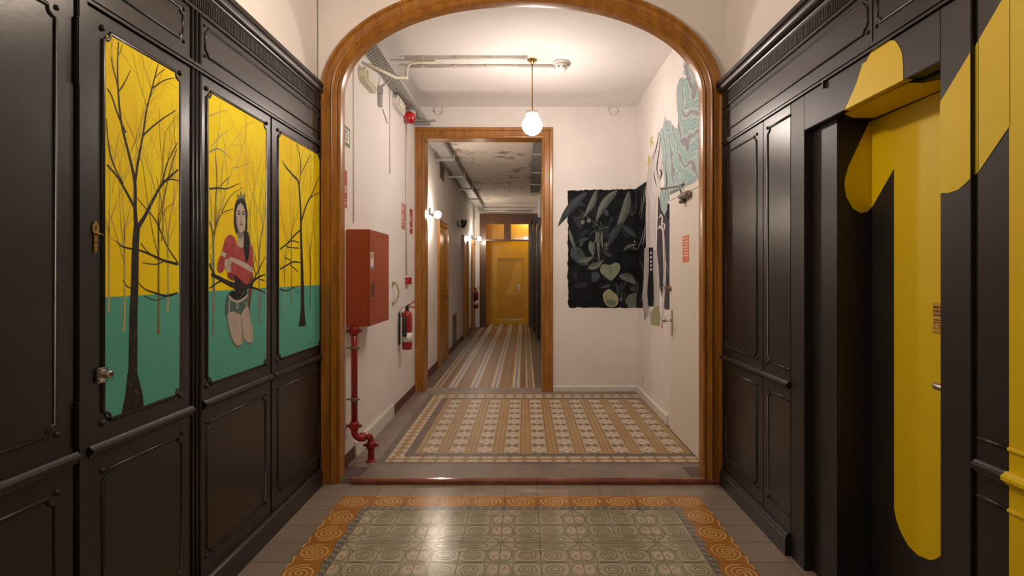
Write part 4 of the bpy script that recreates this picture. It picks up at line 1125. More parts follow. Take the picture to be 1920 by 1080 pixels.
def leaf(x0, y0, x1, y1, w_, m, bend=0, vein=True):
    dx, dy = x1-x0, y1-y0; l = math.hypot(dx, dy); nx, ny = -dy/l, dx/l; L = []; R = []; C = []
    for i in range(11):
        t = i/10; ww = w_*math.sin(PI*t**.8)**.85 if 0 < t < 1 else 0; bb = bend*math.sin(PI*t)
        cx, cy = x0+dx*t+nx*bb, y0+dy*t+ny*bb; C.append((cx, cy)); L.append((cx+nx*ww/2, cy+ny*ww/2)); R.append((cx-nx*ww/2, cy-ny*ww/2))
    mpoly(L+R[::-1][1:-1], m)
    if m > 1 and w_ > 20: mpoly([(a, b_, ) for a, b_ in C]+[(a*.97+p*.03, b_*.97+q_*.03) for (a, b_), (p, q_) in zip(R[::-1][1:-1], C[::-1][1:-1])], m+4 if m < 5 else 3)
    if vein:
        mpoly([(a+nx*.8, c+ny*.8) for a, c in C]+[(a-nx*.8, c-ny*.8) for a, c in C[::-1]], min(m+1, 4))
for i in range(26):   # dim background foliage
    a = rg.uniform(170, 640); c = rg.uniform(130, 920); an = rg.uniform(0, 2*PI); l = rg.uniform(60, 130)
    x1, y1 = a+l*math.cos(an), c+l*math.sin(an)
    if 160 < x1 < 690 and 120 < y1 < 960: leaf(a, c, x1, y1, l*.34, 1, rg.uniform(-10, 10), False)
leaf(285, 118, 62, 382, 62, 2, 18); leaf(355, 104, 255, 315, 46, 3, -12); leaf(512, 104, 350, 345, 58, 3, 24); leaf(598, 112, 492, 420, 62, 3, -20)
leaf(545, 350, 440, 525, 60, 2, 8); leaf(548, 372, 655, 465, 46, 2, -6); leaf(148, 395, 208, 575, 26, 3, 6)
mpoly([(165, 540), (200, 530), (250, 560), (290, 660), (240, 668), (185, 630), (158, 590)], 2, 3)
leaf(232, 532, 300, 470, 44, 2, -30); leaf(308, 485, 330, 600, 48, 3, 0); leaf(215, 635, 332, 605, 42, 3, 8); leaf(285, 692, 405, 632, 50, 3, 10)
leaf(370, 410, 374, 640, 26, 3, 4); leaf(350, 410, 328, 520, 18, 3, -14); leaf(395, 412, 404, 550, 16, 3, 8)
mpoly([(455, 668), (485, 652), (520, 655), (532, 690), (515, 730), (475, 778), (455, 782), (420, 758), (385, 722), (382, 690), (398, 664), (430, 662)], 4, 3)
mpoly([(454, 675), (458, 775), (461, 775), (458, 675)], 3)
mpoly([(450, 848), (480, 870), (505, 890), (518, 930), (505, 970), (475, 985), (435, 975), (408, 935), (402, 890), (420, 862)], 5, 3); mpoly([(425, 935), (470, 930), (500, 940), (490, 972), (455, 978)], 3, 3)
mpoly([(318, 760), (320, 725), (350, 718), (378, 740), (376, 765), (345, 795), (318, 788)], 2, 3); leaf(522, 745, 655, 815, 62, 3, -18)
mpoly([(592, 890), (640, 878), (695, 880), (697, 985), (590, 985), (572, 940)], 3)
leaf(555, 560, 655, 512, 22, 3, -14); leaf(600, 835, 690, 860, 50, 2); leaf(440, 300, 400, 240, 40, 2); leaf(460, 820, 380, 840, 26, 2); leaf(520, 900, 500, 800, 26, 2); leaf(540, 940, 545, 850, 22, 2); leaf(455, 605, 410, 570, 30, 2)
for (a, c) in ((250, 345), (296, 335)): mpoly([(a+16*math.cos(t*PI/5), c+18*math.sin(t*PI/5)) for t in range(10)], 3)
def mline(pts, m, w_=3):
    q = smooth(pts, 3); n = len(q); L = []; R = []
    for i in range(n):
        a = q[max(i-1, 0)]; b_ = q[min(i+1, n-1)]; dx, dy = b_[0]-a[0], b_[1]-a[1]; l = math.hypot(dx, dy) or 1
        L.append((q[i][0]-dy/l*w_/2, q[i][1]+dx/l*w_/2)); R.append((q[i][0]+dy/l*w_/2, q[i][1]-dx/l*w_/2))
    mpoly(L+R[::-1], m)
mline([(230, 260), (280, 300), (330, 345), (380, 395), (360, 480)], 3); mline([(300, 440), (340, 410), (440, 380)], 3); mline([(385, 340), (388, 400)], 3, 4); mline([(335, 180), (345, 330), (340, 400)], 2)
mline([(320, 600), (400, 640), (405, 600)], 3); mline([(285, 640), (285, 670)], 3); mline([(620, 300), (660, 270), (690, 300)], 2); mline([(565, 880), (572, 960)], 3)
for (a, c, r) in ((428, 515, 22), (425, 545, 16), (535, 925, 16)):
    for k in range(5):
        an = k*PI/5+.2; mline([(a-r*math.cos(an), c-r*math.sin(an)), (a, c), (a+r*math.cos(an), c+r*math.sin(an))], 4 if r > 17 else 3, 2.2)
for (a, c) in ((640, 492), (632, 540), (648, 548), (630, 520)): mpoly([(a+7*math.cos(t*PI/4), c+8*math.sin(t*PI/4)) for t in range(8)], 4)
mline([(650, 110), (648, 250), (610, 295)], 3, 4); mline([(690, 140), (680, 300), (700, 420)], 2, 4)
mu2 = tag(mu.build('botanical_mural', mm), 'dark rectangular mural of pale hanging leaves on the white back wall', 'mural')
# right wall mural
tR = lambda a, c: (1180+a*.3704, 80+c*.3704)
tR2 = lambda a, c: (1190+a*.2961, 320+c*.2963)
mr = MB(); mrm = [M['marble'], M['mblack'], M['mdark'], M['mwhite'], M['mgrey'], M['myel'], M['mleaf'], M['mleafy'], M['signpink']]
kk = [0]
def rpoly(pts, m, tf=tR2, sm=0):
    kk[0] += 1; q = [onx(*tf(*p), WR)[1:] for p in pts]
    if sm: q = smooth(q, sm, True)
    q = clip(q, (3.95, YB-.001, FZ, ZV-.01))
    if len(q) > 2: mr.poly([(WR-.0012-.000008*kk[0], y, z) for y, z in q], m)
def rline(pts, m, w_=4, tf=tR2, k=3):
    q = smooth(pts, k) if len(pts) > 2 else pts; n = len(q); L = []; R = []
    for i in range(n):
        a = q[max(i-1, 0)]; b_ = q[min(i+1, n-1)]; dx, dy = b_[0]-a[0], b_[1]-a[1]; l = math.hypot(dx, dy) or 1
        t = 1-.6*abs(2*i/(n-1)-1) if n > 2 else 1
        L.append((q[i][0]-dy/l*w_*t/2, q[i][1]+dx/l*w_*t/2)); R.append((q[i][0]+dy/l*w_*t/2, q[i][1]-dx/l*w_*t/2))
    rpoly(L+R[::-1], m, tf)
# marbled teal smoke
rpoly([(280, 85), (276, 130), (275, 160), (290, 168), (283, 182), (262, 178), (250, 200), (240, 230), (240, 300), (247, 370), (243, 430), (232, 430), (205, 400), (185, 395), (168, 430), (150, 460), (160, 520), (172, 640), (178, 720), (165, 760), (160, 800), (175, 850), (190, 870), (200, 830), (210, 780), (350, 690), (352, 60)], 0, tR, 2)
# charcoal field next to the door
rpoly([(150, 130), (170, 250), (200, 260), (228, 215), (228, 880), (192, 878), (150, 700), (140, 500)], 2)
rpoly([(160, 120), (205, 130), (215, 150), (205, 235), (190, 285), (172, 250), (160, 190)], 0)
rpoly([(207, 215), (222, 205), (224, 300), (214, 312), (205, 300)], 1)
# continuation of the dark leaves round the corner
rpoly([(-15, 130), (-15, 865), (52, 870), (60, 700), (72, 480), (70, 300), (78, 65)], 1)
for (a, c, d, e, m, w_) in ((60, 120, 40, 300, 6, 7), (45, 160, 30, 280, 6, 5), (55, 380, 20, 500, 6, 7), (65, 350, 50, 470, 4, 5), (30, 560, 55, 640, 6, 5), (60, 680, 40, 830, 6, 5), (20, 700, 10, 800, 6, 6), (70, 100, 62, 200, 4, 5)):
    rline([(a, c), ((a+d)/2+4, (c+e)/2), (d, e)], m, w_)
# pale figure: head and torso, skirts
rpoly([(150, 450), (135, 520), (108, 580), (95, 650), (88, 720), (92, 800), (85, 880), (84, 1000), (95, 1070), (132, 1060), (138, 980), (136, 900), (140, 800), (160, 750), (158, 700), (172, 640), (165, 560), (160, 500)], 3, tR)
rpoly([(76, 60), (70, 300), (72, 480), (95, 500), (118, 480), (138, 480), (138, 300), (130, 150), (130, 100), (110, 20), (84, 0)], 3)
for (pts, m, w_) in (([(92, 480), (90, 300), (88, 150)], 4, 4), ([(128, 470), (126, 330), (132, 180)], 4, 4), ([(140, 100), (130, 60), (122, 0)], 2, 6), ([(104, 140), (110, 60), (120, 10)], 4, 4)): rline(pts, m, w_)
for (pts, m, w_) in (([(150, 455), (138, 530), (118, 590)], 2, 5), ([(160, 480), (150, 560), (140, 640), (155, 700)], 2, 6), ([(170, 560), (162, 650), (150, 690)], 4, 7), ([(130, 560), (112, 640), (104, 720)], 4, 5), ([(155, 640), (165, 660), (158, 690)], 2, 9), ([(180, 600), (190, 700), (178, 800)], 2, 4)): rline(pts, m, w_, tR)
rpoly([(90, 486), (118, 486), (122, 640), (120, 700), (125, 860), (84, 860), (80, 760), (90, 640)], 1)
for c in (520, 548, 575, 600, 625): rpoly([(104+6*math.cos(t*PI/4), c+9*math.sin(t*PI/4)) for t in range(8)], 3)
rpoly([(62, 490), (90, 486), (92, 560), (84, 700), (78, 830), (92, 860), (88, 910), (62, 950), (54, 860), (48, 800), (58, 680)], 4)
rpoly([(118, 500), (142, 510), (152, 600), (158, 720), (156, 840), (150, 980), (110, 960), (92, 905), (120, 870), (124, 780), (118, 640)], 4)
rpoly([(126, 860), (152, 850), (165, 930), (155, 985), (105, 975), (100, 930)], 7)
rline([(140, 560), (148, 700), (140, 860)], 3, 8); rline([(68, 520), (66, 700), (70, 880)], 3, 6); rline([(70, 900), (62, 945)], 1, 3, k=1)
# skeletal raised arm with fingers
rpoly([(176, 385), (184, 370), (190, 420), (196, 520), (200, 620), (198, 700), (190, 800), (186, 900), (178, 1000), (165, 990), (172, 860), (180, 740), (184, 640), (180, 520)], 3)
for pts in ([(182, 390), (172, 340), (176, 300), (164, 272)], [(180, 385), (160, 350), (152, 372)], [(186, 380), (190, 340), (170, 335)], [(180, 300), (165, 285), (154, 300)]): rline(pts, 3, 11)
rline([(186, 400), (192, 560), (190, 700)], 2, 3); rline([(196, 560), (206, 610), (214, 660)], 4, 3); rline([(180, 710), (188, 740), (184, 770)], 1, 5)
rline([(172, 960), (176, 1000)], 8, 8, k=1)
# black bib hanging above
for a, c in ((106, 470), (120, 500), (108, 545)): pass
for pts in ([(108, 530), (112, 490), (118, 470)], [(122, 520), (118, 500), (106, 515)], [(98, 640), (104, 600), (110, 575)], [(94, 620), (100, 580), (106, 575)], [(96, 660), (98, 645), (106, 640)]): rline(pts, 5, 7, tR)
for i in range(9):
    rg2 = random.Random(i); a = 165+rg2.uniform(0, 50); c = 375+rg2.uniform(0, 30); rline([(a, c+25), (a+4, c+8), (a+rg2.uniform(-10, 14), c-8)], 4, 2.5, tR)
rline([(283, 182), (262, 178), (248, 205), (241, 250), (243, 330), (250, 380), (243, 430)], 4, 3, tR)
tag(mr.build('figure_mural', mrm), 'mural of a white draped figure under swirling teal smoke on the right wall', 'mural')

# left wall fittings -------------------------------------------------
Yn, Yf = 3.95, 4.51; Xb = -1.08; z0, z1 = 1.011, 1.69
hb = empty('fire_hose_cabinet', (WL, 4.23, z0), 'large red metal fire hose cabinet on the left vestibule wall', 'cabinet')
MB().rbox((WL, Yn, z0), (Xb-.012, Yf, z1), .003).build('body', M['red'], hb)
dd = MB().rbox((Xb-.011, Yn, z0), (Xb, Yf, z1), .003).box((Xb, Yn+.004, z1-.030), (Xb+.001, Yf-.004, z1-.028), 1).box((Xb, Yn+.004, z0+.028), (Xb+.001, Yf-.004, z0+.030), 1)
MB.build(dd, 'door', [M['red'], M['maroon']], hb); 
dob = hb.children[-1]
ylb = lambda px_: yl(px_, Xb)
st_ = MB().box((Xb+.0003, ylb(694.5), H-(504-CY)*4.0/F), (Xb+.0012, ylb(700.5), H-(473-CY)*4.0/F)).box((Xb+.0013, ylb(695.5), H-(484-CY)*4.0/F), (Xb+.0016, ylb(699.5), H-(476-CY)*4.0/F), 1)
st_.box((Xb+.0013, ylb(694.7), H-(503.5-CY)*4.0/F), (Xb+.0016, ylb(700), H-(500-CY)*4.0/F), 2); st_.build('sticker', [M['signwhite'], M['signpink'], M['signblue']], hb)
vt = MB().box((Xb+.0003, ylb(695), H-(557-CY)*4.02/F), (Xb+.0012, ylb(702.5), H-(531-CY)*4.02/F)).box((Xb+.0003, ylb(695), H-(579-CY)*4.02/F), (Xb+.0012, ylb(702.5), H-(560-CY)*4.02/F), 1)
vt.build('instruction_plate', [M['maroon'], M['redpipe']], hb)
# riser pipe
rp = empty('fire_riser_pipe', (-1.10, 4.08, FZ), 'red fire water riser pipe with bends under the hose cabinet', 'pipe')
X_, Y_ = -1.19, 3.96
zz0 = .315
pth = [(X_, Y_, z0), (X_, Y_, .8), (X_, Y_, zz0)]
MB().tube(pth, .0225, 16).build('vertical_pipe', M['redpipe'], rp)
bend = smooth([(X_, Y_, zz0), (X_+.002, Y_+.004, zz0-.06), (X_+.035, Y_+.02, zz0-.095), (-1.135, 4.02, zz0-.09), (-1.108, 4.04, zz0-.10), (-1.10, 4.055, zz0-.135), (-1.10, 4.06, zz0-.19), (-1.10, 4.06, FZ)], 5)
MB().tube(bend, .0235, 16).build('bend', M['redpipe'], rp)
def collar(p, ax, r=.034, l=.03, mat='redpipe', nm='coupling', bolt=True):
    b = MB().lathe([(r*.8, -l), (r, -l*.6), (r, l*.6), (r*.8, l)], p, ax, 16, 0)
    if bolt:
        for s in (-1, 1): b.tube([(p[0]+s*(r+.012), p[1]-.02, p[2]), (p[0]+s*(r+.012), p[1]+.01, p[2])], .006, 6, 1); b.rbox((p[0]+s*(r-.006), p[1]-.012, p[2]-.010), (p[0]+s*(r+.020), p[1]+.0, p[2]+.010), .002, 0)
    b.build(nm, [M[mat], M['rust']], rp)
collar((X_, Y_, z0-.03), (0, 0, 1)); collar((X_, Y_, zz0), (0, 0, 1)); collar((-1.10, 4.06, zz0-.165), (0, 0, 1)); collar((-1.145, 4.01, zz0-.093), (1, .3, 0), .032, .025)
for zc_ in (.86, .50):
    b = MB().lathe([(.025, -.012), (.027, -.010), (.027, .010), (.025, .012)], (X_, Y_, zc_), n=16).tube([(X_-.03, Y_, zc_), (WL, Y_, zc_)], .005, 6).tube([(X_+.03, Y_-.005, zc_), (X_+.042, Y_-.005, zc_)], .005, 6)
    b.build('pipe_clamp', M['rust'], rp)
MB().lathe([(.040, 0), (.040, .006), (.026, .010)], (-1.10, 4.06, FZ), n=18).build('floor_flange', M['redpipe'], rp)
# extinguishers
def extinguisher(x, y, z, wallx, label, h=.385, r=.05):
    e = empty('fire_extinguisher', (x, y, z), label, 'fire extinguisher')
    body = MB().lathe([(r*.85, 0), (r, .01), (r, h*.86), (r*.92, h*.93), (r*.6, h*.985), (r*.35, h)], (x, y, z), n=24).build('cylinder', M['redpipe'], e)
    MB().lathe([(r+.0008, h*.20), (r+.0008, h*.44)], (x, y, z), n=24).build('label_band', M['signwhite'], e)
    MB().lathe([(.018, h), (.018, h+.03), (.012, h+.035), (.012, h+.05)], (x, y, z), n=12).rbox((x-.012, y-.02, z+h+.025), (x+.012, y+.035, z+h+.05), .003).build('valve', M['blackp'], e)
    b = MB().tube([(x, y+.0, z+h+.05), (x+.03, y-.0, z+h+.062), (x+.085, y+.0, z+h+.105)], .006).tube([(x, y, z+h+.04), (x+.04, y, z+h+.036), (x+.11, y, z+h+.034)], .006)
    b.build('lever', M['redpipe'], e)
    hp = smooth([(x-.012, y-.02, z+h+.035), (x-.045, y-.035, z+h+.03), (x-.05, y-.06, z+h-.03), (x-.02, y-.062, z+h-.1)], 4)
    MB().tube(hp, .006).build('hose', M['metal'], e)
    MB().lathe([(.014, 0), (.018, -.02), (.022, -.17), (.024, -.20), (.02, -.2)], (x-.012, y-.068, z+h-.05), n=12).build('horn', M['blackp'], e)
    b = MB().box((wallx, y-.012, z+h-.06), (x-r*.4, y+.012, z+h-.02)).box((wallx, y-.02, z+.05), (wallx+.01, y+.02, z+h-.02)); b.build('bracket', M['blackp'], e)
    return e
extinguisher(-1.165, 5.62, .625, WL, 'red fire extinguisher with white band hanging by the inner doorway')
extinguisher(-1.145, 13.35, .55, WL, 'dark red fire extinguisher far down the corridor wall', .42, .06)
# beacon, conduit and call point
yb_ = 5.86; xb_ = -1.19; zb_ = H-(220-CY)*yb_/F
be = empty('alarm_beacon', (WL, yb_, zb_-.05), 'round red alarm beacon under the cable tray', 'alarm')
MB().lathe([(.055, -.05), (.062, -.042), (.062, .02), (.05, .045), (.02, .05)], (xb_, yb_, zb_), (.25, -.97, 0), 20).build('lens', M['redlens'], be)
MB().lathe([(.06, 0), (.06, .075)], (xb_-.0, yb_+.02, zb_+.02), (.0, .3, .95), 18).rbox((WL, yb_-.04, zb_-.04), (xb_, yb_+.05, zb_+.04)).build('base', M['zinc'], be)
tag(MB().tube([(WL+.010, 5.93, zb_-.05), (WL+.010, 5.93, 1.36)], .008).tube([(WL+.010, 5.93, 1.31), (WL+.010, 5.93, 1.22)], .008).build('conduit_pipe', M['conduit']), 'thin white conduit dropping from the beacon to the red call point', 'conduit')
cp = MB().rbox((WL, 5.93-.05+.02, H-(533-CY)*5.95/F), (WL+.045, 5.93+.10, H-(520-CY)*5.95/F), .004)
tag(cp.build('call_point', M['redlens']), 'small red fire alarm call point box beside the inner doorway', 'call point')
for px_ in (661.5, 730):
    ycn = yl(px_, WL); tag(MB().tube([(WL+.006, ycn, 3.2), (WL+.006, ycn, 1.75 if px_ < 700 else 2.3)], .004).build('surface_cable', M['conduit']),
        'thin painted cable running up the wall above the hose cabinet' if px_ < 700 else 'short thin cable down the wall below the metal bracket', 'cable')
# signs
def wall_sign(name, px0, px1, py0, py1, base, marks, label, cat='sign', X=WL, ref=None):
    y0, y1 = yl(px0, X), yl(px1, X); yr = (y0+y1)/2; za, zb2 = H-(py1-CY)*yr/F, H-(py0-CY)*yr/F
    o = MB().box((X, y0, za), (X+.003, y1, zb2)).build(name, M[base]); tag(o, label, cat)
    if marks:
        for i_, (u0, u1, v0, v1, m) in enumerate(marks):
            MB().box((X+.0031+.0004*i_, y0+(y1-y0)*u0, zb2-(zb2-za)*v1), (X+.0036+.0004*i_, y0+(y1-y0)*u1, zb2-(zb2-za)*v0)).build('sign_print', M[m], o)
    return o
wall_sign('exit_sign', 642, 655.5, 237, 273, 'signgreen', [(.12, .9, .14, .84, 'signwhite'), (.2, .62, .22, .75, 'signgreen'), (.35, .5, .3, .7, 'signwhite')], 'green and white emergency exit sign half hidden by the arch')
rows = [(.12, .85, .42+.07*i, .46+.07*i, 'signwhite') for i in range(3)]+[(.2, .8, .78, .80, 'signwhite'), (.15, .8, .87, .90, 'signwhite')]
wall_sign('fire_sign', 640, 650, 318, 388, 'signred', rows, 'tall red fire instruction sign at the edge of the arch')
wall_sign('fire_sign', 752.5, 759.5, 382, 430, 'signpink', [(.15, .4, .1, .3, 'signwhite'), (.15, .4, .38, .60, 'signwhite'), (0, 1, .68, .71, 'signwhite'), (.1, .9, .82, .84, 'signwhite')], 'faded pink and white fire sign left of the thin conduit')
wall_sign('fire_sign', 768.3, 773, 392, 438, 'signred', [(.15, .45, .3, .55, 'signwhite'), (0, 1, .76, .80, 'signwhite')], 'narrow red fire sign right of the thin conduit')
# yellowish pull handle by the hose cabinet
yh = yl(736, WL); zt_, zb2 = H-(530-CY)*yh/F, H-(568-CY)*yh/F
tag(MB().tube(smooth([(WL, yh+.0, zt_), (WL+.025, yh+.02, zt_-.005), (WL+.05, yh+.03, (zt_+zb2)/2+.02), (WL+.05, yh+.03, (zt_+zb2)/2-.02), (WL+.025, yh+.02, zb2+.005), (WL, yh, zb2)], 4), .009, 8).rbox((WL, yh-.03, zt_-.015), (WL+.03, yh+.02, zt_+.012), .003).rbox((WL, yh-.03, zb2-.012), (WL+.02, yh+.02, zb2+.012), .003).build('grab_bar', pmat('greenish_brass', (.50, .45, .20), .35, (.30, .32, .12), 30)), 'yellow green curved grab handle on the wall past the hose cabinet', 'grab bar')
# cable tray in vestibule
ct = empty('cable_tray', (-1.17, 5, 3.09), 'perforated galvanised cable tray under the left edge of the vestibule ceiling', 'cable tray')
MB().box((-1.238, 3.9, 3.09), (-1.108, YB, 3.093)).box((-1.110, 3.9, 3.09), (-1.106, YB, 3.14)).box((-1.242, 3.9, 3.09), (-1.238, YB, 3.14)).build('tray', M['galv'], ct)
MB().tube([(-1.15, 3.9, 3.115), (-1.15, YB, 3.115)], .014).tube([(-1.19, 3.9, 3.11), (-1.19, YB, 3.112)], .012).build('cable', M['ribbed'], ct)
MB().box((-1.24, 6.28, 3.075), (-.99, 6.32, 3.09)).box((-1.24, 6.38, 3.06), (-1.06, 6.41, 3.089)).build('support_bracket', M['zinc'], ct)
# emergency lights
def bulkhead(y, z, label, mat, ln=.40):
    e = empty('emergency_light', (WL, y, z), label, 'emergency light')
    b = MB(); b.prism([(y-ln/2, z-.03), (y-ln/2+.05, z-.06), (y+ln/2-.03, z-.06), (y+ln/2, z-.02), (y+ln/2, z+.02), (y+ln/2-.05, z+.055), (y-ln/2+.03, z+.055), (y-ln/2, z+.02)], 'x', WL, WL+.05); b.build('housing', M[mat], e)
    MB().rbox((WL+.045, y-ln/2+.04, z-.045), (WL+.062, y+ln/2-.04, z+.04), .008).build('diffuser', M['cream'], e); return e
bulkhead(4.42, H-(150-CY)*4.42/F, 'cream oval emergency light at the top of the left wall nearest the arch', 'cream', .34)
bulkhead(5.50, H-(197-CY)*5.50/F, 'white emergency light on the left wall beside the red beacon', 'white', .36)
yk = 4.83; zk = H-(178-CY)*yk/F
tag(MB().rbox((WL, yk-.03, zk-.10), (WL+.03, yk+.03, zk+.06), .004).tube([(WL+.015, yk-.02, zk+.06), (WL+.05, yk+.03, zk+.10), (WL+.08, yk+.04, zk+.14)], .010).rbox((WL, yk-.045, zk+.0), (WL+.045, yk-.01, zk+.05), .003).build('wall_bracket', M['zinc']), 'grey metal bracket on the left wall between the two emergency lights', 'bracket')
tag(MB().tube([(WL+.006, 4.95, 2.82), (WL+.006, 5.12, 2.74)], .004).build('surface_cable', M['zinc']), 'short dark cable stub just past the grey wall bracket', 'cable')
tag(MB().tube([(WL+.006, 4.05, 3.04), (WL+.006, 4.24, 2.98)], .004).build('surface_cable', M['zinc']), 'short dark cable stub before the cream emergency light', 'cable')
# ceiling conduits, rose, pendant, detector
YP = 5.10
for dz, y, xa, lab in ((0, 5.22, -1.10, 'upper of two parallel conduits across the vestibule ceiling'), (0, 5.02, -1.06, 'lower of two parallel conduits across the vestibule ceiling')):
    b = MB().tube([(xa, y, ZV-.018), (.03 if y < 5.1 else .30, y, ZV-.018)], .011, 10)
    for k in range(4): b.rbox((xa+.15+k*.30, y-.016, ZV-.030), (xa+.165+k*.30, y+.016, ZV), .003)
    tag(b.build('ceiling_conduit', M['conduit']), lab, 'conduit', 'parallel ceiling conduits')
cpth = smooth([(-.85, 5.1, ZV-.018), (-1.02, 5.08, ZV-.020), (-1.07, 5.0, ZV-.05), (-1.07, 4.85, ZV-.25)], 5)
zk2 = H-(133-CY)*4.55/F
c2 = [(-1.06, 4.60, zk2+.02), (-1.13, 4.50, zk2+.012), (WL+.03, 4.42, zk2-.02)]
b = MB().tube([(-.80, 5.12, ZV-.018), (-.98, 5.12, ZV-.018), (-1.03, 5.11, ZV-.03), (-1.055, 5.10, ZV-.07), (-1.06, 5.08, ZV-.17)], .013, 10).tube([(-1.06, 5.08, ZV-.17), (-1.10, 4.85, 3.06), (WL+.045, 4.36, 2.99)], .013, 10).ball((-1.06, 5.08, ZV-.17), .02, 0, 8)
tag(b.build('bent_conduit', M['cream']), 'cream bent conduit linking the ceiling pipes to the nearest emergency light', 'conduit')
def pendant(x, y, zc, ztop, r, glow, label, name='pendant_lamp'):
    e = empty(name, (x, y, zc-r), label, 'lamp')
    MB().lathe([(.045, 0), (.045, -.008), (.02, -.022), (.010, -.04)], (x, y, ztop), n=20).build('ceiling_rose', M['brass'], e)
    MB().tube([(x, y, ztop-.03), (x, y, zc+r+.03)], .0055, 8).build('rod', M['brass'], e)
    MB().lathe([(.018, r+.045), (.055, r+.035), (.058, r+.005), (.05, r-.012)], (x, y, zc), n=24).build('gallery', M['white'], e)
    MB().ball((x, y, zc), r, 0, 18).build('glass_globe', glow, e)
    return e
pendant(.072, YP, H-(235-CY)*YP/F, ZV, .09, M['glow'], 'lit white glass globe pendant hanging in the vestibule')
pendant(-.345, 2.50, 2.77, ZF, .082, M['glowf'], 'lit globe pendant above the front hall, out of frame')
sd = empty('smoke_detector', (.33, 5.14, ZV-.09), 'white round smoke detector on the ceiling right of the pendant rose', 'smoke detector')
MB().lathe([(.075, 0), (.075, -.012), (.06, -.018)], (.335, 5.16, ZV), n=24).build('mounting_plate', M['conduit'], sd)
MB().lathe([(.05, -.016), (.055, -.03), (.055, -.045), (.052, -.048), (.052, -.062), (.05, -.064), (.045, -.08), (.02, -.088)], (.335, 5.16, ZV), n=24).build('sensor', M['white'], sd)
b = MB()
for k in range(6):
    a = k*PI/3; b = MB().box((.335+.047*math.cos(a)-.009, 5.16+.047*math.sin(a)-.009, ZV-.060), (.335+.047*math.cos(a)+.009, 5.16+.047*math.sin(a)+.009, ZV-.051)); b.build('vent_slot', M['blackp'], sd)
tag(MB().tube([(.30, 5.18, ZV-.018), (.30, 5.18, ZV-.019), (.42, 5.20, ZV-.018)], .014).build('ceiling_conduit', M['conduit']), 'short conduit stub behind the smoke detector', 'conduit')
for px_, lab in ((825, 'white plaster scroll ornament above the inner doorway'), (1147, 'white plaster scroll ornament high on the back wall at right')):
    x = (px_-CX)*YB/F; z = H-(209-CY)*YB/F; b = MB()
    for s in (-1, 1): b.tube(smooth([(x+s*.02, YB-.012, z+.05), (x+s*.05, YB-.03, z+.02), (x+s*.035, YB-.03, z-.03), (x+s*.005, YB-.02, z-.05)], 4), [.005]*13, 8)
    b.tube([(x-.09, YB, z), (x+.09, YB, z)], .004, 6); tag(b.build('plaster_ornament', M['plaster']), lab, 'ornament')

# ------------------------------------------------------------------ corridor fittings
ct = empty('cable_tray', (-1.07, 10, 2.98), 'galvanised cable tray with brackets along the corridor ceiling at left', 'cable tray')
MB().box((-1.15, YB+.18, 2.98), (-1.0, 13.9, 2.983)).box((-1.0, YB+.18, 2.98), (-.996, 13.9, 3.03)).box((-1.15, YB+.18, 2.98), (-1.146, 13.9, 3.03)).build('tray', M['galv'], ct)
MB().tube([(-1.10, 6.7, 3.0), (-1.10, 13.9, 3.0)], .018).tube([(-1.05, 6.7, 3.0), (-1.05, 13.9, 3.0)], .02).build('cable', M['ribbed'], ct)
for y in (7.9, 9.3, 10.7, 12.1, 13.5): MB().box((WL, y, 2.955), (-.985, y+.045, 2.979)).box((-.99, y, 2.96), (-.975, y+.045, ZC-.052)).build('tray_bracket', M['zinc'], ct)
cr = empty('cable_tray', (.22, 9, 3.0), 'grey ribbed cable duct high on the right side of the corridor', 'cable tray')
b = MB().box((.12, 6.7, 2.99), (.30, 11.3, 2.995)).box((.12, 6.7, 2.99), (.125, 11.3, 3.06))
b.build('tray', M['ribbed'], cr)
for y in (7.6, 9.0, 10.2, 11.25): MB().box((.11, y, 2.975), (CR, y+.06, 2.99)).build('tray_bracket', M['zinc'], cr)
def wood_door(k, px0, px1, ztop):
    y0, y1 = yl(px0, WL), yl(px1, WL); lab = ['tall varnished door casing nearest in the corridor', 'second varnished door casing along the corridor', 'last varnished door casing before the portal'][k]
    d = empty('door_%d' % (4+k), (WL, (y0+y1)/2, FZ), lab, kind='structure')
    MB().rbox((WL+.0, y0+.06, FZ), (WL+.012, y1-.06, ztop-.07), .002).rbox((WL+.010, y0+.16, .25), (WL+.020, y1-.16, .95), .004).rbox((WL+.010, y0+.16, 1.10), (WL+.020, y1-.16, ztop-.2), .004).build('door_leaf', M['wood'], d)
    MB().rbox((WL, y0, FZ), (WL+.035, y0+.08, ztop-.081), .006).rbox((WL, y1-.08, FZ), (WL+.035, y1, ztop-.081), .006).rbox((WL, y0, ztop-.08), (WL+.035, y1, ztop), .006).build('door_frame', M['wood'], d)
    MB().tube([(WL+.012, y1-.14, 1.02), (WL+.06, y1-.14, 1.02), (WL+.06, y1-.24, 1.02)], .010).build('lever_handle', M['brass'], d)
wood_door(0, 820, 837, 2.16); wood_door(1, 868, 876, 2.16); wood_door(2, 883.2, 888.6, 2.16)
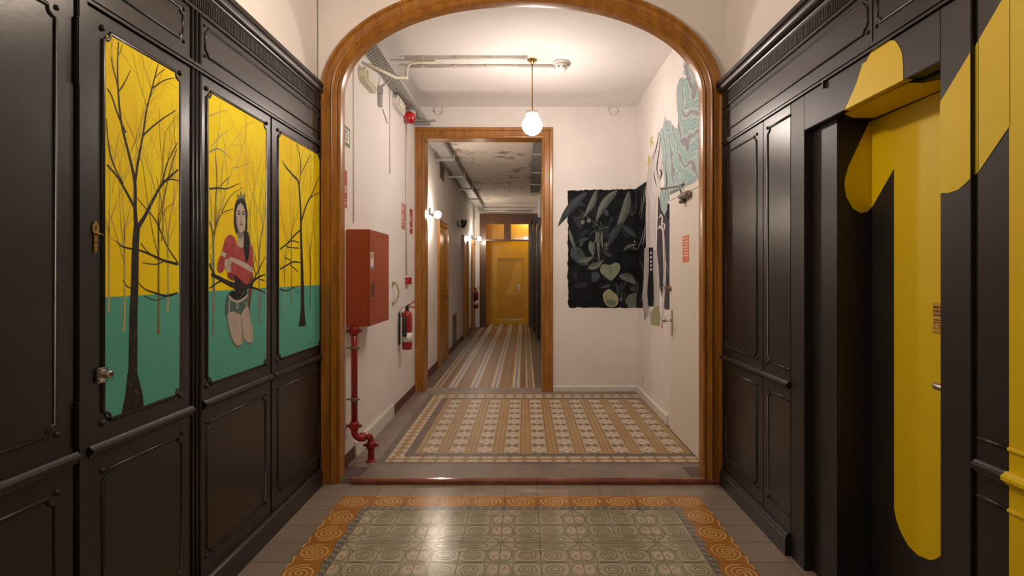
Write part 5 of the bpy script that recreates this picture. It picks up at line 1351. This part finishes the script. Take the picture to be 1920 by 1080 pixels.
def spot(px_, y_w, zl, bulbx, lit, label):
    e = empty('wall_spotlight', (WL, y_w, zl), label, 'wall lamp')
    MB().rbox((WL, y_w-.03, zl-.01), (WL+.03, y_w+.03, zl+.09), .006).build('wall_plate', M['blackp'], e)
    MB().tube(smooth([(WL+.02, y_w, zl+.03), (WL+.05, y_w-.01, zl-.02), (WL+.08, y_w, zl+.0)], 4), .009).build('arm', M['blackp'], e)
    if lit:
        MB().lathe([(.012, 0), (.018, .02), (.026, .045)], (bulbx-.085, y_w, zl), (1, 0, .0), 16).build('socket', M['blackp'], e)
        MB().ball((bulbx, y_w, zl), .047, 0, 12).build('bulb', M['bulb'], e)
    else:
        MB().lathe([(.02, -.1), (.045, -.05), (.06, .02), (.062, .045), (.05, .045)], (WL+.12, y_w, zl+.06), (.12, 0, 1), 16).build('cup_shade', M['blackp'], e)
spot(803, 7.36, 2.145, -1.128, True, 'lit spotlight on the left corridor wall nearest the doorway')
spot(857, 10.5, 2.26, 0, False, 'unlit black cup lamp on the left corridor wall')
spot(886, 13.3, 2.19, -1.06, True, 'lit spotlight at the far end of the left corridor wall')
for (px0, px1, py0, py1, lab) in ((823, 832, 309, 338, 'small dark square vent high on the corridor wall'), (889.3, 892.5, 394, 410, 'tiny dark vent high near the corridor end'), (847.5, 855, 589, 644, 'tall louvred vent low on the corridor wall')):
    y0, y1 = yl(px0, WL), yl(px1, WL); y1 = min(y1, 14.0); ym = (y0+y1)/2; za, zb2 = H-(py1-CY)*ym/F, H-(py0-CY)*ym/F; za = max(za, .14)
    o = MB().box((WL, y0, za), (WL+.010, y1, zb2)).build('vent_grille', pmat('vent_frame_grey', (.33, .29, .25), .6)); tag(o, lab, 'vent')
    b = MB(); n = max(3, int((zb2-za)/.04))
    for i in range(n): b.box((WL+.0101, y0+.03, za+(i+.25)*(zb2-za)/n), (WL+.013, y1-.03, za+(i+.75)*(zb2-za)/n))
    b.build('louvre', M['woodd'] if px0 > 840 else M['blackp'], o)
b = MB().tube([(-.95, 10.77, ZC-.02), (-.36, 10.77, ZC-.02)], .014); tag(b.build('ceiling_conduit', M['conduit']), 'thin conduit across the corridor ceiling to a detector', 'conduit')
b = MB().lathe([(.06, 0), (.06, -.03), (.05, -.05), (.045, -.10), (.02, -.11)], (-.325, 10.77, ZC), n=18); tag(b.build('smoke_detector', M['conduit']), 'smoke detector in the middle of the corridor ceiling', 'smoke detector')
b = MB().tube([(-1.1, YE-.09, 2.94), (.2, YE-.09, 2.94)], .018).box((-1.15, YE-.1, 2.9), (-1.0, YE-.02, 3.0)); tag(b.build('ceiling_conduit', M['zinc']), 'horizontal pipe above the portal at the corridor end', 'conduit')
# black panelling on the right side of the corridor
bp = empty('panelled_wardrobe', (.3, 12, FZ), 'black panelled cupboards along the right side far down the corridor', 'cupboard')
for (y0, y1, x0_, zt_) in ((10.15, 11.5, .315, 2.3), (11.5, 12.9, .26, 2.45), (12.9, 14.05, .20, 2.6)):
    b = MB().rbox((x0_, y0, FZ), (CR, y1-.01, zt_), .006); moulding(b, x0_, -1, y0+.1, y1-.12, 1.0, zt_-.25, .007, .04); moulding(b, x0_, -1, y0+.1, y1-.12, .2, .85, .007, .04)
    b.box((x0_-.03, y0-.01, zt_), (CR, y1, zt_+.06)); b.build('cupboard_section', M['black'], bp)
tag(MB().rbox((CR-.03, 9.7, 1.0), (CR, 9.8, 1.10), .005).build('light_switch', M['white']), 'small white switch box just inside the corridor on the right', 'switch')

# ------------------------------------------------------------------ sub-parts hang under the part they sit on
def nest(root, child, part):
    ps = [c for c in root.children if c.name.split('.')[0] == part]
    if not ps: return
    for c in [c for c in root.children if c.name.split('.')[0] == child]:
        c.location = c.location-ps[0].location; c.parent = ps[0]
for r_ in [o_ for o_ in COL.objects if o_.parent is None and o_.type == 'EMPTY']:
    for c_, p_ in (('sticker', 'door'), ('instruction_plate', 'door'), ('lever_handle', 'door_leaf'), ('handle', 'door_leaf'), ('rim_lock', 'door_leaf'), ('horn', 'hose'),
                   ('lever', 'valve'), ('label_band', 'cylinder'), ('hinge', 'upper_door'), ('bulb', 'socket'), ('vent_slot', 'sensor'), ('diffuser', 'housing'), ('glass_globe', 'gallery')):
        nest(r_, c_, p_)
